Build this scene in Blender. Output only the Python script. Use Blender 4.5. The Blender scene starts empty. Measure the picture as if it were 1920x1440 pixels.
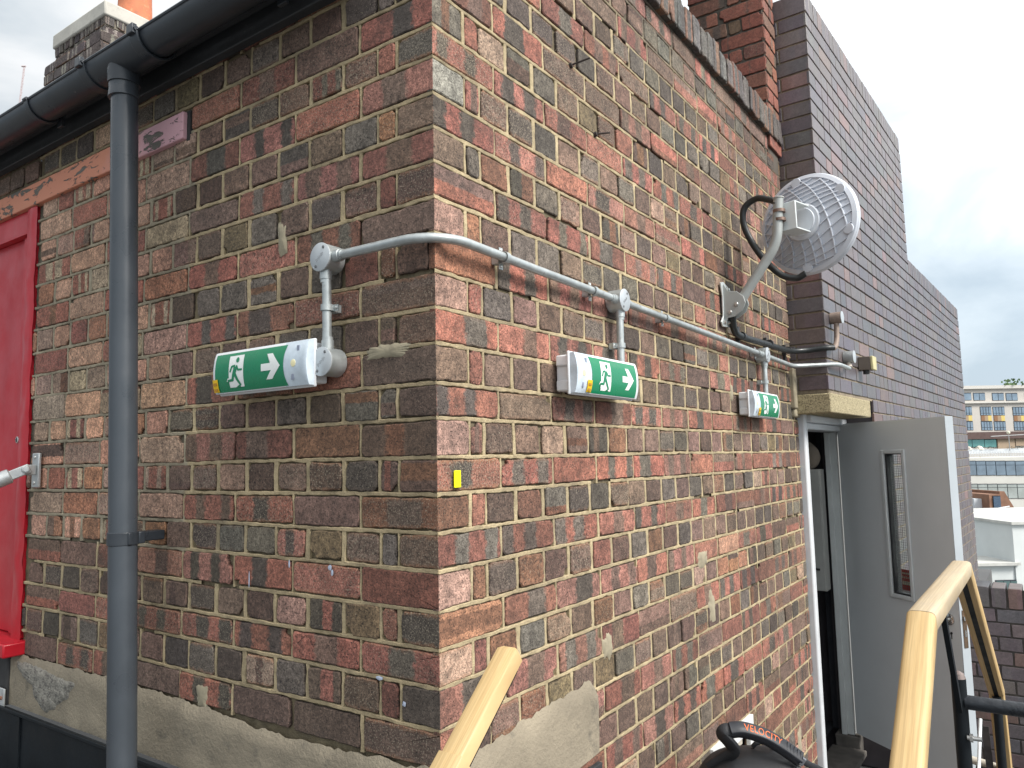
import bpy, bmesh, math, random
from mathutils import Vector, Matrix, noise
R = math.radians
rnd = random.Random(11)
scene = bpy.context.scene
COL = scene.collection
FLOOR = -2.65

# ------------------------------------------------------------------ materials
MATS = {}
def srgb(r, g, b):
    f = lambda c: (c/255/12.92) if c/255 <= .04045 else ((c/255+.055)/1.055)**2.4
    return (f(r), f(g), f(b))

class NT:
    def __init__(s, name):
        s.m = bpy.data.materials.new(name); s.m.use_nodes = True
        s.t = s.m.node_tree; s.b = s.t.nodes['Principled BSDF']; s.o = None
    def n(s, typ, **kw):
        nd = s.t.nodes.new(typ)
        for k, v in kw.items(): setattr(nd, k, v)
        return nd
    def l(s, a, b): s.t.links.new(a, b)
    def co(s):
        if s.o is None: s.o = s.n('ShaderNodeTexCoord')
        return s.o.outputs['Object']
    def noise(s, scale, detail=3, rough=.55, vec=None, stretch=None, dist=0):
        nd = s.n('ShaderNodeTexNoise'); nd.inputs['Scale'].default_value = scale
        nd.inputs['Detail'].default_value = detail; nd.inputs['Roughness'].default_value = rough
        nd.inputs['Distortion'].default_value = dist
        v = vec if vec is not None else s.co()
        if stretch:
            mp = s.n('ShaderNodeMapping'); mp.inputs['Scale'].default_value = stretch; s.l(v, mp.inputs['Vector']); v = mp.outputs[0]
        s.l(v, nd.inputs['Vector']); return nd.outputs['Fac']
    def rng(s, v, a, b, c, d, smooth=False):
        nd = s.n('ShaderNodeMapRange')
        if smooth: nd.interpolation_type = 'SMOOTHSTEP'
        for i, x in zip((1, 2, 3, 4), (a, b, c, d)):
            if isinstance(x, (int, float)): nd.inputs[i].default_value = x
            else: s.l(x, nd.inputs[i])
        s.l(v, nd.inputs[0]); return nd.outputs[0]
    def math(s, op, a, b=None, c=None):
        nd = s.n('ShaderNodeMath', operation=op)
        for i, x in enumerate((a, b, c)):
            if x is None: continue
            if isinstance(x, (int, float)): nd.inputs[i].default_value = x
            else: s.l(x, nd.inputs[i])
        return nd.outputs[0]
    def mix(s, f, a, b, mode='MIX'):
        nd = s.n('ShaderNodeMix', data_type='RGBA', blend_type=mode)
        for i, x in ((0, f), (6, a), (7, b)):
            if isinstance(x, (int, float)): nd.inputs[i].default_value = x
            elif isinstance(x, tuple): nd.inputs[i].default_value = (*x[:3], 1)
            else: s.l(x, nd.inputs[i])
        return nd.outputs[2]
    def bump(s, h, strength=.3, dist=.002):
        nd = s.n('ShaderNodeBump'); nd.inputs['Strength'].default_value = strength; nd.inputs['Distance'].default_value = dist
        s.l(h, nd.inputs['Height']); s.l(nd.outputs[0], s.b.inputs['Normal'])
    def col(s, c):
        if isinstance(c, tuple): s.b.inputs['Base Color'].default_value = (*c, 1)
        else: s.l(c, s.b.inputs['Base Color'])

def M(name, rgb, rough=.6, metal=0., amp=.25, scale=12, bump=.15, bscale=90, dirt=None, dth=(.55, .7), bdist=.0015, stretch=None, coat=0):
    if name in MATS: return MATS[name]
    n = NT(name)
    f = n.noise(scale, 5, .6, stretch=stretch)
    c = n.mix(n.rng(f, .3, .7, 0, 1), tuple(x*(1-amp) for x in rgb), tuple(min(1, x*(1+amp)) for x in rgb))
    if dirt:
        g = n.noise(scale*1.7+3, 6, .65, stretch=stretch)
        c = n.mix(n.rng(g, dth[0], dth[1], 0, 1), c, dirt)
    n.col(c); n.b.inputs['Metallic'].default_value = metal
    n.l(n.rng(n.noise(scale*2, 4), .3, .7, max(.05, rough-.12), min(1, rough+.12)), n.b.inputs['Roughness'])
    if coat: n.b.inputs['Coat Weight'].default_value = coat
    if bump: n.bump(n.noise(bscale, 5, .6), bump, bdist)
    MATS[name] = n.m; return n.m

def attr(n, name):
    a = n.n('ShaderNodeAttribute'); a.attribute_name = name; return a

def brick_mat(name, rough, var, bump_s, spec=.5, speck=1.0):
    n = NT(name)
    ca, cb, uv, pr = (attr(n, x) for x in ('ca', 'cb', 'uvl', 'prm'))
    su = n.n('ShaderNodeSeparateXYZ'); n.l(uv.outputs['Vector'], su.inputs[0])
    sp = n.n('ShaderNodeSeparateColor'); n.l(pr.outputs['Color'], sp.inputs[0])
    wob = n.math('MULTIPLY_ADD', n.noise(55, 5, .65), .22, -.11)
    tx = n.math('ADD', su.outputs[0], wob); ty = n.math('ADD', su.outputs[1], wob)
    hz = n.n('ShaderNodeMix', data_type='FLOAT'); n.l(pr.outputs['Alpha'], hz.inputs[0]); n.l(tx, hz.inputs[2]); n.l(ty, hz.inputs[3])
    t = hz.outputs[0]
    ms = []
    for k in (0, 1):
        d = n.math('ABSOLUTE', n.math('SUBTRACT', t, sp.outputs[k]))
        ms.append(n.rng(d, n.math('SUBTRACT', sp.outputs[2], .025), n.math('ADD', sp.outputs[2], .03), 1, 0, True))
    msk = n.math('MAXIMUM', ms[0], ms[1])
    c = n.mix(msk, ca.outputs['Color'], cb.outputs['Color'])
    # burnt / worn blotches of its own
    blot = n.noise(22, 6, .7)
    c = n.mix(1, c, n.mix(n.rng(blot, .33, .67, 0, 1), (1-var,)*3, (1+var, 1+var*.92, 1+var*.85)), 'MULTIPLY')
    grime = n.noise(2.6, 5, .65)
    c = n.mix(1, c, n.mix(n.rng(grime, .35, .65, 0, 1), (1-var*.7,)*3, (1+var*.5, 1+var*.5, 1+var*.45)), 'MULTIPLY')
    mid = n.noise(95, 3, .65)
    c = n.mix(1, c, n.mix(n.rng(mid, .38, .62, 0, 1), (1-var*.95,)*3, (1+var*.85,)*3), 'MULTIPLY')
    fine = n.noise(260, 3, .7)
    c = n.mix(1, c, n.mix(n.rng(fine, .37, .63, 0, 1), (1-var*1.05,)*3, (1+var*1.1,)*3), 'MULTIPLY')
    if speck > .5:                                                 # dust and soot of decades, in soft patches
        c = n.mix(.10, c, (.165, .100, .072))
        c = n.mix(n.rng(n.noise(6.5, 6, .7, dist=.5), .52, .72, 0, .55), c, (.055, .045, .038))
    # worn arris showing the fired body, only on some bricks
    eu = n.math('MINIMUM', su.outputs[1], n.math('SUBTRACT', 1, su.outputs[1]))
    edge = n.rng(n.math('ADD', eu, n.math('MULTIPLY_ADD', n.noise(60, 5, .7), .5, -.25)), .02, .14, 1, 0)
    c = n.mix(n.math('MULTIPLY', edge, n.rng(su.outputs[2], .55, .95, 0, .55*speck)), c, (.30, .145, .075))
    # sooty specks and pits
    pit = n.noise(240, 2, .5)
    c = n.mix(n.math('MULTIPLY', n.rng(pit, .61, .68, 0, 1), .75*speck), c, (.02, .018, .017))
    # pale lime specks on some bricks
    lime = n.noise(270, 3, .6)
    thr = n.rng(su.outputs[2], 0, 1, .72, .54)
    c = n.mix(n.math('MULTIPLY', n.rng(lime, thr, n.math('ADD', thr, .05), 0, 1), .5*speck), c, (.40, .34, .25))
    n.col(c)
    n.b.inputs['Specular IOR Level'].default_value = spec
    n.l(n.rng(fine, .3, .7, rough-.08, min(1, rough+.1)), n.b.inputs['Roughness'])
    h = n.math('ADD', n.math('MULTIPLY', fine, .5), n.math('ADD', n.math('MULTIPLY', blot, .9), n.rng(pit, .62, .70, 0, -.9)))
    n.bump(h, bump_s, .004)
    MATS[name] = n.m; return n.m

def mortar_mat():
    n = NT('mortar'); ca = attr(n, 'ca')
    f = n.noise(35, 6, .7); g = n.noise(260, 3, .6)
    c = n.mix(1, ca.outputs['Color'], n.mix(n.rng(f, .3, .7, 0, 1), (.68, .66, .62), (1.22, 1.2, 1.15)), 'MULTIPLY')
    c = n.mix(n.rng(g, .62, .74, 0, .55), c, (.10, .085, .065))
    c = n.mix(n.rng(n.noise(8, 6, .7), .50, .70, 0, .62), c, (.12, .098, .072))
    n.col(c); n.b.inputs['Roughness'].default_value = .95
    n.bump(n.math('ADD', n.math('MULTIPLY', f, 1.2), g), .55, .004)
    MATS['mortar'] = n.m; return n.m
BRICK = brick_mat('old_brick', .88, .36, .85)
EBRICK = brick_mat('dark_engineering_brick', .36, .13, .10, .6, .12)
RBRICK = brick_mat('red_pier_brick', .85, .22, .4, .5, .7)
MORT = mortar_mat()

# ------------------------------------------------------------------ mesh builder
class MB:
    def __init__(s): s.v, s.f, s.mi, s.A = [], [], [], {'ca': {}, 'cb': {}, 'uvl': {}, 'prm': {}}
    def add(s, vs, fs, mi=0):
        b = len(s.v); s.v += [tuple(x) for x in vs]
        s.f += [tuple(b+i for i in f) for f in fs]; s.mi += [mi]*len(fs); return b
    def obox(s, c, ax, h, mi=0):
        c = Vector(c); A = [Vector(a) for a in ax]
        vs = [c + A[0]*(h[0]*i) + A[1]*(h[1]*j) + A[2]*(h[2]*k) for i in (-1, 1) for j in (-1, 1) for k in (-1, 1)]
        s.add(vs, [(0, 1, 3, 2), (4, 6, 7, 5), (0, 4, 5, 1), (2, 3, 7, 6), (0, 2, 6, 4), (1, 5, 7, 3)], mi)
    def box(s, a, b, mi=0):
        s.obox([(p+q)/2 for p, q in zip(a, b)], ((1, 0, 0), (0, 1, 0), (0, 0, 1)), [abs(q-p)/2 for p, q in zip(a, b)], mi)
    def tube(s, path, r, seg=16, caps=True, mi=0, prof=None, up=None):
        P = [Vector(p) for p in path]; n = len(P); rs = r if isinstance(r, (list, tuple)) else [r]*n
        T = [((P[min(i+1, n-1)]-P[max(i-1, 0)]).normalized()) for i in range(n)]
        u = Vector(up) if up else (Vector((0, 0, 1)) if abs(T[0].z) < .9 else Vector((1, 0, 0)))
        rings = []
        for i in range(n):
            u = (u - T[i]*u.dot(T[i])).normalized(); w = T[i].cross(u)
            if prof: ring = [P[i] + w*a*rs[i] + u*b*rs[i] for a, b in prof]
            else: ring = [P[i] + (u*math.cos(2*math.pi*k/seg) + w*math.sin(2*math.pi*k/seg))*rs[i] for k in range(seg)]
            rings.append(ring)
        m = len(rings[0]); vs = [p for q in rings for p in q]
        fs = [(i*m+k, i*m+(k+1) % m, (i+1)*m+(k+1) % m, (i+1)*m+k) for i in range(n-1) for k in range(m)]
        if caps: fs += [tuple(range(m))[::-1], tuple((n-1)*m+k for k in range(m))]
        s.add(vs, fs, mi)
    def cyl(s, a, b, r, seg=20, mi=0, bev=0):
        a, b = Vector(a), Vector(b)
        if bev:
            d = (b-a).normalized()
            s.tube([a, a+d*bev*.3, a+d*bev, b-d*bev, b-d*bev*.3, b], [r-bev, r-bev*.3, r, r, r-bev*.3, r-bev], seg, mi=mi)
        else: s.tube([a, b], r, seg, mi=mi)
    def lathe(s, c, axis, prof, seg=24, mi=0, ref=None):
        c, ax = Vector(c), Vector(axis).normalized()
        s.tube([c+ax*h for h, r in prof], [max(r, 1e-4) for h, r in prof], seg, mi=mi)
    def prism(s, poly, o, ux, uy, n, d, mi=0):
        o, ux, uy, n = Vector(o), Vector(ux), Vector(uy), Vector(n); k = len(poly)
        vs = [o+ux*a+uy*b for a, b in poly] + [o+ux*a+uy*b+n*d for a, b in poly]
        s.add(vs, [tuple(range(k))[::-1], tuple(range(k, 2*k))] + [(i, (i+1) % k, k+(i+1) % k, k+i) for i in range(k)], mi)
    def grid(s, fn, nu, nv, mi=0, flip=False):
        vs = [fn(i/nu, j/nv) for j in range(nv+1) for i in range(nu+1)]; w = nu+1
        fs = [(j*w+i, j*w+i+1, (j+1)*w+i+1, (j+1)*w+i) for j in range(nv) for i in range(nu)]
        if flip: fs = [f[::-1] for f in fs]
        s.add(vs, fs, mi)
    def build(s, name, mats, parent=None, smooth=40, bevel=0, recalc=True, bseg=2):
        off = Vector((0, 0, 0))
        if parent is not None:
            p = parent
            while p is not None: off += p.location; p = p.parent
        me = bpy.data.meshes.new(name)
        me.from_pydata([tuple(Vector(v)-off) for v in s.v], [], s.f)
        for m in (mats if isinstance(mats, (list, tuple)) else [mats]): me.materials.append(m)
        me.polygons.foreach_set('material_index', s.mi)
        for k, typ in (('ca', 'FLOAT_COLOR'), ('cb', 'FLOAT_COLOR'), ('prm', 'FLOAT_COLOR'), ('uvl', 'FLOAT_VECTOR')):
            if s.A[k]:
                a = me.attributes.new(k, typ, 'POINT'); w = 3 if k == 'uvl' else 4
                buf = [0.]*(len(s.v)*w)
                for i, val in s.A[k].items(): buf[i*w:i*w+w] = val
                a.data.foreach_set('vector' if w == 3 else 'color', buf)
        if recalc:
            bm = bmesh.new(); bm.from_mesh(me); bmesh.ops.recalc_face_normals(bm, faces=bm.faces); bm.to_mesh(me); bm.free()
        if smooth:
            me.polygons.foreach_set('use_smooth', [True]*len(me.polygons)); me.set_sharp_from_angle(angle=R(smooth))
        me.update()
        o = bpy.data.objects.new(name, me); COL.objects.link(o)
        if parent is not None: o.parent = parent
        if bevel:
            b = o.modifiers.new('bevel', 'BEVEL'); b.width = bevel; b.segments = bseg; b.limit_method = 'ANGLE'; b.angle_limit = R(35)
        return o

def thing(name, loc, label, cat, group=None):
    o = bpy.data.objects.new(name, None); COL.objects.link(o); o.location = loc; o.empty_display_size = .05
    return tag(o, label, cat, group)
def tag(o, label, cat, group=None):
    o['label'] = label; o['category'] = cat
    if group: o['group'] = group
    return o
def struct(o, kind='structure'): o['kind'] = kind; return o
def lab(o, label): o['label'] = label; return o

def arc_path(pts, rad, n=6):
    """polyline with rounded corners"""
    P = [Vector(p) for p in pts]; out = [P[0]]
    for i in range(1, len(P)-1):
        a, b, c = P[i-1], P[i], P[i+1]
        d0, d1 = (a-b), (c-b); r = min(rad, d0.length*.48, d1.length*.48)
        p0, p1 = b+d0.normalized()*r, b+d1.normalized()*r
        for k in range(n+1):
            t = k/n; out.append(p0*(1-t)**2 + b*2*t*(1-t) + p1*t*t)
    out.append(P[-1]); return out
def spline(pts, n=8):
    P = [Vector(p) for p in pts]; P = [P[0]*2-P[1]] + P + [P[-1]*2-P[-2]]; out = []
    for i in range(1, len(P)-2):
        for k in range(n):
            t = k/n; a, b, c, d = P[i-1:i+3]
            out.append(.5*((2*b)+(c-a)*t+(2*a-5*b+4*c-d)*t*t+(3*b-a-3*c+d)*t**3))
    out.append(P[-2]); return out

# ------------------------------------------------------------------ brickwork
PAL = {  # fired colours
 'R': (.305, .122, .090), 'B': (.118, .078, .061), 'M': (.175, .115, .090), 'D': (.082, .070, .060), 'G': (.128, .113, .094),
 'P': (.38, .25, .19), 'O': (.37, .18, .105), 'N': (.185, .092, .057), 'E': (.165, .122, .070), 'C': (.420, .340, .235), 'A': (.54, .31, .215),
 'Q': (.29, .27, .225), 'X': (.205, .088, .066)}
def jit(c, a=.16):
    k = 1 + rnd.uniform(-a, a); return tuple(max(.01, x*k*(1+rnd.uniform(-.06, .06))) for x in c)
def pick(ws):
    t = rnd.random()*sum(w for _, w in ws)
    for k, w in ws:
        t -= w
        if t <= 0: return k
    return ws[-1][0]
HEAD = [('D', .22), ('G', .17), ('B', .27), ('M', .25), ('E', .04), ('P', .03), ('R', .02), ('N', .03), ('T', .02)]
STRE = [('S', .40), ('T', .27), ('R', .10), ('M', .06), ('B', .06), ('H', .06), ('X', .06)]
JAMB = [('A', .32), ('R', .15), ('P', .22), ('O', .11), ('K', .15), ('C', .05)]

def style(code):
    """-> base colour, band colour, band parameters"""
    dark = jit(rnd.choice([PAL['D'], PAL['D'], PAL['G'], PAL['B'], PAL['M']]))
    red = jit(rnd.choice([PAL['R'], PAL['R'], PAL['X'], (.31, .145, .115)]))
    none = (5., 5., .05, 0.)
    if code == 'S':
        w = rnd.uniform(.085, .125); a = rnd.uniform(.02, .42); return red, dark, (a, a+rnd.uniform(.42, .52), w, 0.)
    if code == 'T': return red, dark, (rnd.uniform(.36, .64), 5., rnd.uniform(.13, .20), 0.)
    if code == 'U': return dark, red, (rnd.uniform(.4, .6), 5., rnd.uniform(.12, .2), 0.)
    if code == 'H': return red, jit(PAL['M']), (rnd.choice([.1, .9]), 5., rnd.uniform(.3, .45), 1.)
    if code == 'K': return jit(PAL['R']), jit(PAL['C']), (rnd.uniform(.05, .4), rnd.uniform(.5, .95), rnd.uniform(.06, .13), 0.)
    base = jit(PAL[code])
    if rnd.random() < .16: return base, jit(rnd.choice([PAL['M'], PAL['B'], PAL['N']])), (rnd.uniform(0, 1), 5., rnd.uniform(.1, .3), float(rnd.random() < .4))
    return base, base, none

class Wall:
    """brick faces laid on a plane: O + U*u + Z*z, outward normal N"""
    def __init__(s, O, U, N, mb): s.O, s.U, s.N, s.mb = Vector(O), Vector(U), Vector(N), mb
    def p(s, u, z, d=0): return s.O + s.U*u + s.N*d + Vector((0, 0, z))
    def brick(s, u0, u1, z0, z1, st, rough=1., step=.013, proud=0., mi=1, deep=.016, rad=.0066, quoin=False):
        mb = s.mb; L, Hh = u1-u0, z1-z0; sd = rnd.random()*900
        nu, nz = max(2, int(L/step)), max(2, int(Hh/step)); rad = rad*(.6+.8*rnd.random())
        pts = []
        def side(a, b, n):
            for i in range(n+1):
                t = i/n; pts.append((a[0]+(b[0]-a[0])*t, a[1]+(b[1]-a[1])*t))
        side((u0+rad, z0), (u1-rad, z0), nu); side((u1, z0+rad), (u1, z1-rad), nz)
        side((u1-rad, z1), (u0+rad, z1), nu); side((u0, z1-rad), (u0, z0+rad), nz)
        cu, cz = (u0+u1)/2, (z0+z1)/2; out = []
        wk = [rnd.uniform(-.0022, .0022)*rough for _ in range(8)]
        for (a, b) in pts:
            n1 = noise.noise(Vector((a*42+sd, b*42, sd)))*.0026*rough + noise.noise(Vector((a*170, b*170, sd)))*.0020*rough
            n2 = noise.noise(Vector((a*42, b*42+sd, -sd)))*.0022*rough + noise.noise(Vector((a*170, b*170, -sd)))*.0016*rough
            fu, fz = (a-u0)/L, (b-z0)/Hh
            n1 += (wk[0]*(1-fz)+wk[1]*fz)*(1-fu)+(wk[2]*(1-fz)+wk[3]*fz)*fu
            n2 += (wk[4]*(1-fu)+wk[5]*fu)*(1-fz)+(wk[6]*(1-fu)+wk[7]*fu)*fz
            if quoin and a < u0+.02: n1 = (u0-a)*.96 + noise.noise(Vector((0, b*90, sd)))*.0007 + .0005
            out.append((a + n1, b + n2))
        if rough > .5 and not quoin and rnd.random() < .16:     # a knocked-off corner
            cx, cy = rnd.choice([(u0, z0), (u1, z0), (u0, z1), (u1, z1)]); q = rnd.uniform(.008, .02)
            out = [((a+(cu-a)*.16, b+(cz-b)*.3) if math.hypot(a-cx, b-cy) < q else (a, b)) for a, b in out]
        tu, tz = rnd.uniform(-.012, .012)*rough, rnd.uniform(-.02, .02)*rough; pr = proud + rnd.uniform(-.0018, .0018)*rough
        if quoin: tu, tz, pr = 0, 0, 0
        ins = .0013 + .0013*rough
        k = len(out); base = len(mb.v); vs = []; uv = []
        def put(a, b, d):
            vs.append(tuple(s.p(a, b, d + (a-cu)*tu + (b-cz)*tz))); uv.append(((a-u0)/L, (b-z0)/Hh))
        put(cu, cz, pr)
        for a, b in out:
            dx, dz = a-cu, b-cz; ii = .0004 if (quoin and a < u0+.003) else ins
            put(a-math.copysign(min(ii, abs(dx)*.5), dx), b-math.copysign(min(ins, abs(dz)*.5), dz), pr)
        for a, b in out: put(a, b, pr-(.0004 if (quoin and a < u0+.003) else ins*.9))
        for a, b in out: put(a, b, -deep)
        fs = []
        for i in range(k):
            j = (i+1) % k
            fs.append((0, 1+i, 1+j)); fs.append((1+i, 1+k+i, 1+k+j, 1+j)); fs.append((1+k+i, 1+2*k+i, 1+2*k+j, 1+k+j))
        if s.U.cross(Vector((0, 0, 1))).dot(s.N) < 0: fs = [f[::-1] for f in fs]
        mb.add(vs, fs, mi)
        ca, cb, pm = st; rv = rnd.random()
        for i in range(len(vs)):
            q = base+i; soot_shade = 1 if (i <= k or rough < .35) else (.62 if i <= 2*k else .28)  # outer rings darkened: arris soot plus crevice shadow painted into the colour
            mb.A['ca'][q] = (*(x*soot_shade for x in ca), 1); mb.A['cb'][q] = (*(x*soot_shade for x in cb), 1); mb.A['prm'][q] = pm; mb.A['uvl'][q] = (*uv[i], rv)
    def ribbon(s, pts, hw, colf, d=-.0012, seed=0., horiz=True):
        """struck mortar joint: a raised strip along pts [(u, z)]"""
        mb = s.mb; base = len(mb.v); vs = []
        for i, (u, z) in enumerate(pts):
            q = Vector((u*31, z*31, seed)); e = noise.noise(q)*.0022 + noise.noise(q*4.1)*.0015; f = noise.noise(q+Vector((9, 3, 5)))*.0022 + noise.noise(q*3.7)*.0015
            dd = d + .0016*noise.noise(q*.6+Vector((4, 4, 4)))
            lo, hi = -hw-e, hw+f; prof = ((lo-.0006, -.009), (lo, dd-.001), (lo+.0014, dd), (hi-.0014, dd+.0004), (hi, dd-.0006), (hi+.0006, -.009))
            for a, b in prof:
                p_ = s.p(u, z+a, b) if horiz else s.p(u+a, z, b)
                mb.A['ca'][base+len(vs)] = (*colf(u, z), 1); vs.append(tuple(p_))
        m = 6; fs = []; fl = (s.U.cross(Vector((0, 0, 1))).dot(s.N) < 0) ^ (not horiz)
        for i in range(len(pts)-1):
            for k in range(m-1):
                f = (i*m+k, (i+1)*m+k, (i+1)*m+k+1, i*m+k+1); fs.append(f[::-1] if fl else f)
        mb.add(vs, fs, 0)
    def mortar(s, u0, u1, z0, z1, colf, depth=-.0045, amp=.003, du=.014, dz=.0125, skip=None):
        mb = s.mb; nu, nz = max(1, int((u1-u0)/du)), max(1, int((z1-z0)/dz)); base = len(mb.v); vs = []
        for j in range(nz+1):
            for i in range(nu+1):
                u, z = u0+(u1-u0)*i/nu, z0+(z1-z0)*j/nz
                d = depth + amp*noise.noise(Vector((u*26, z*30, 3.1))) + amp*.8*noise.noise(Vector((u*75, z*75, 9.)))
                mb.A['ca'][base+len(vs)] = (*colf(u, z), 1); vs.append(tuple(s.p(u, z, d)))
        w = nu+1; fs = []
        fl = s.U.cross(Vector((0, 0, 1))).dot(s.N) < 0
        for j in range(nz):
            for i in range(nu):
                if skip and skip(u0+(u1-u0)*(i+.5)/nu, z0+(z1-z0)*(j+.5)/nz): continue
                f = (j*w+i, j*w+i+1, (j+1)*w+i+1, (j+1)*w+i); fs.append(f[::-1] if fl else f)
        mb.add(vs, fs, 0)

ZJ = {-3: 2, -2: 1.2, -1: 1, 0: -2.8, 1: 1.9, 2: -1.6, 3: .6, 4: 1.6, 5: 1.4, 6: 1.8, 7: -2.4, 8: -1.8, 9: .3, 10: -4.7, 11: -.4, 12: -2.6, 13: -1.8, 14: -1.2, 15: 1, 16: -1, 17: .7, 18: 5, 19: 1.8}
def zk(k): return -k*.075 + ZJ.get(k, 0)/1000
def wav(u, k, sd): return .0028*noise.noise(Vector((u*2.1, k*7.3, sd)))
def courses(w, ks, parity, umax, over, choose, sd, skip, colf, bed):
    for c in ks:
        zt, zb = zk(c), zk(c+1); u = .0; i = 0; header = (c % 2 == parity)
        lst = []
        if header:
            lst += [(0, .1005), (.1098, .045), (.1632, .0985)]; u = .276
            while u < umax: lst.append((u, .0985)); u += .1128
        else:
            while u < umax: lst.append((u, .2095)); u += .2182
        codes = over.get(c, ''); prev = None
        for (a, L) in lst:
            ja = rnd.uniform(-.003, .003) if i else 0; jb = rnd.uniform(-.003, .003)
            a0, a1 = a+ja, a+L+jb
            if prev is not None and a0-prev < .008: a0 = prev+.008
            if a1 > umax: a1 = umax - .001
            if a1-a0 < .025: i += 1; continue
            um = (a0+a1)/2; zm = (zt+zb)/2
            if not skip(um, zm, a0, a1):
                code = codes[i] if i < len(codes) else choose(um, zm, header)
                wv = wav(um, c, sd); wv2 = wav(um, c+1, sd)
                g = .0053 + rnd.uniform(-.001, .0014)
                ch = .018 if (c == 6 and i == 0 and header) else 0
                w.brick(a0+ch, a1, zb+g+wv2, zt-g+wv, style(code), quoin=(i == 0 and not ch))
                if prev is not None and rnd.random() < .93:
                    gm, gh = (prev+a0)/2, max(.002, (a0-prev)/2-.0012)
                    w.ribbon([(gm+.0012*noise.noise(Vector((q, c, gm))), zb-.001+(zt-zb+.002)*q/7) for q in range(8)], gh, colf, -.0018, sd+c, False)
            prev = a1; i += 1
        for (b0, b1) in bed(c):
            n_ = max(2, int((b1-b0)/.011)); pts = []
            for q in range(n_+1):
                u = b0+(b1-b0)*q/n_; pts.append((u, zt+wav(u, c, sd)))
            # now and then the pointing has dropped out
            run = []
            for (u, z) in pts:
                if noise.noise(Vector((u*2.3, c*5.1, sd+7))) > .44:
                    if len(run) > 2: w.ribbon(run, .0041, colf, -.0012, sd+c*1.7)
                    run = []
                else: run.append((u, z))
            if len(run) > 2: w.ribbon(run, .0041, colf, -.0012, sd+c*1.7)

building = thing('brick_building', (-.9, 0, FLOOR), 'old brown and red brick building with a sharp corner facing the camera', 'building')

# left face (towards -Y) --------------------------------------------------
mbL = MB(); WL = Wall((0, 0, 0), (-1, 0, 0), (0, -1, 0), mbL)
LEFT = {-1: 'TMT', 0: 'DRMSMD', 1: 'TRST', 2: 'MOGMD', 3: 'TSSM', 4: 'BXBDMG', 5: 'MSRT', 6: 'BNXDBG', 7: 'BXTS', 8: 'BBBGDM', 9: 'BRST', 10: 'BGGBGM',
        11: 'BNTS', 12: 'BUDBMB', 13: 'NMTS', 14: 'BGMETG', 15: 'XRTS', 16: 'DXEUPB', 17: 'TTSS', 18: 'DXBUGP', 19: 'BBBS'}
def zoneJ(u, z): return u > .93 + .05*noise.noise(Vector((u*3, z*9, 1))) and -1.13 < z < -.03
def chooseL(u, z, h):
    if zoneJ(u, z): return pick(JAMB)
    return pick(HEAD if h else STRE)
def skipL(u, z, a0, a1):
    if u > 1.768: return z < .07
    if z > .30 and u > .24: return True
    if .885 < u and -.03 < z < .06 and a1 > .90: return True
    return False
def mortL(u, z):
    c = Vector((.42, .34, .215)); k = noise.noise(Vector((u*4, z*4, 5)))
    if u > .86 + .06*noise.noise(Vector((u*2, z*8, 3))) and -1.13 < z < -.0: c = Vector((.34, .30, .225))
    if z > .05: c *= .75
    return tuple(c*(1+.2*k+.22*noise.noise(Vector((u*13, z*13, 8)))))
def bedL(c):
    z = zk(c)
    if z > .31: return [(0, .24)]
    if z > .06: return [(0, 1.768)]
    if -.03 < z < .06: return [(0, .884)]
    return [(0, 1.762)]
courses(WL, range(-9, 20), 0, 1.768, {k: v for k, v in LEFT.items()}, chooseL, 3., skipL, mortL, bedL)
for c in (-3, -2):                                   # brickwork above the timber lintel, past the door edge
    u = 1.772
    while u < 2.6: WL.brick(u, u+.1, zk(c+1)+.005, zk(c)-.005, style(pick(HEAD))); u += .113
dimL = lambda u, z: tuple(Vector(mortL(u, z))*.42)  # recessed mortar darkened to imitate shadow in the crevices
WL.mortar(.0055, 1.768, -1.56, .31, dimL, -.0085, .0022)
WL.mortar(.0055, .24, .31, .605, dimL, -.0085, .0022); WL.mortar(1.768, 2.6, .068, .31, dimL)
mbL.build('wall', [MORT, BRICK], building, smooth=0, recalc=False)

# right face (towards +X) ---------------------------------------------------
mbR = MB(); WR = Wall((0, 0, 0), (0, 1, 0), (1, 0, 0), mbR)
RIGHT = {-1: 'GRPGGM', 0: 'SSTR', 1: 'QRMDDM', 2: 'SSRT', 3: 'MGNDGM', 4: 'HSST', 5: 'POBGGM', 6: 'OSST', 7: 'PRGMBM', 8: 'TTST', 9: 'MXMBMX', 10: 'SMST', 11: 'PTBMPM',
         12: 'TSRSTSR', 13: 'NRBNGDDB', 14: 'SSSTS', 15: 'PNDNBMX', 16: 'OTTST', 17: 'PXNGMM', 18: 'TTST', 19: 'RBMNEB'}
def chooseR(u, z, h):
    if 1.55 < u < 1.80 and -1.36 < z < -1.19: return rnd.choice('OOAR')
    return pick(HEAD if h else STRE)
def skipR(u, z, a0, a1):
    if u > 2.60 and z > -.62: return True
    return 1.37 < u < 1.77 and z < -1.89 and z > -2.3
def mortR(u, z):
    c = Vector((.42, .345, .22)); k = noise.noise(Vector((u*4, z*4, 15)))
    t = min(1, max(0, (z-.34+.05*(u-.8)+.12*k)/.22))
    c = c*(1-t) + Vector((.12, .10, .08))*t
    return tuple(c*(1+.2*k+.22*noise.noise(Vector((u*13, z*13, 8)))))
def bedR(c):
    z = zk(c); e = 2.63 if z > -.66 else 2.695
    return [(0, 1.362), (1.776, e)] if -2.31 < z < -1.88 else [(0, e)]
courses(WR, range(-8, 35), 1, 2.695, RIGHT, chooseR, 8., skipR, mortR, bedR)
dimR = lambda u, z: tuple(Vector(mortR(u, z))*.42)  # crevice shadow painted into the recessed mortar, as on the left face
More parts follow.
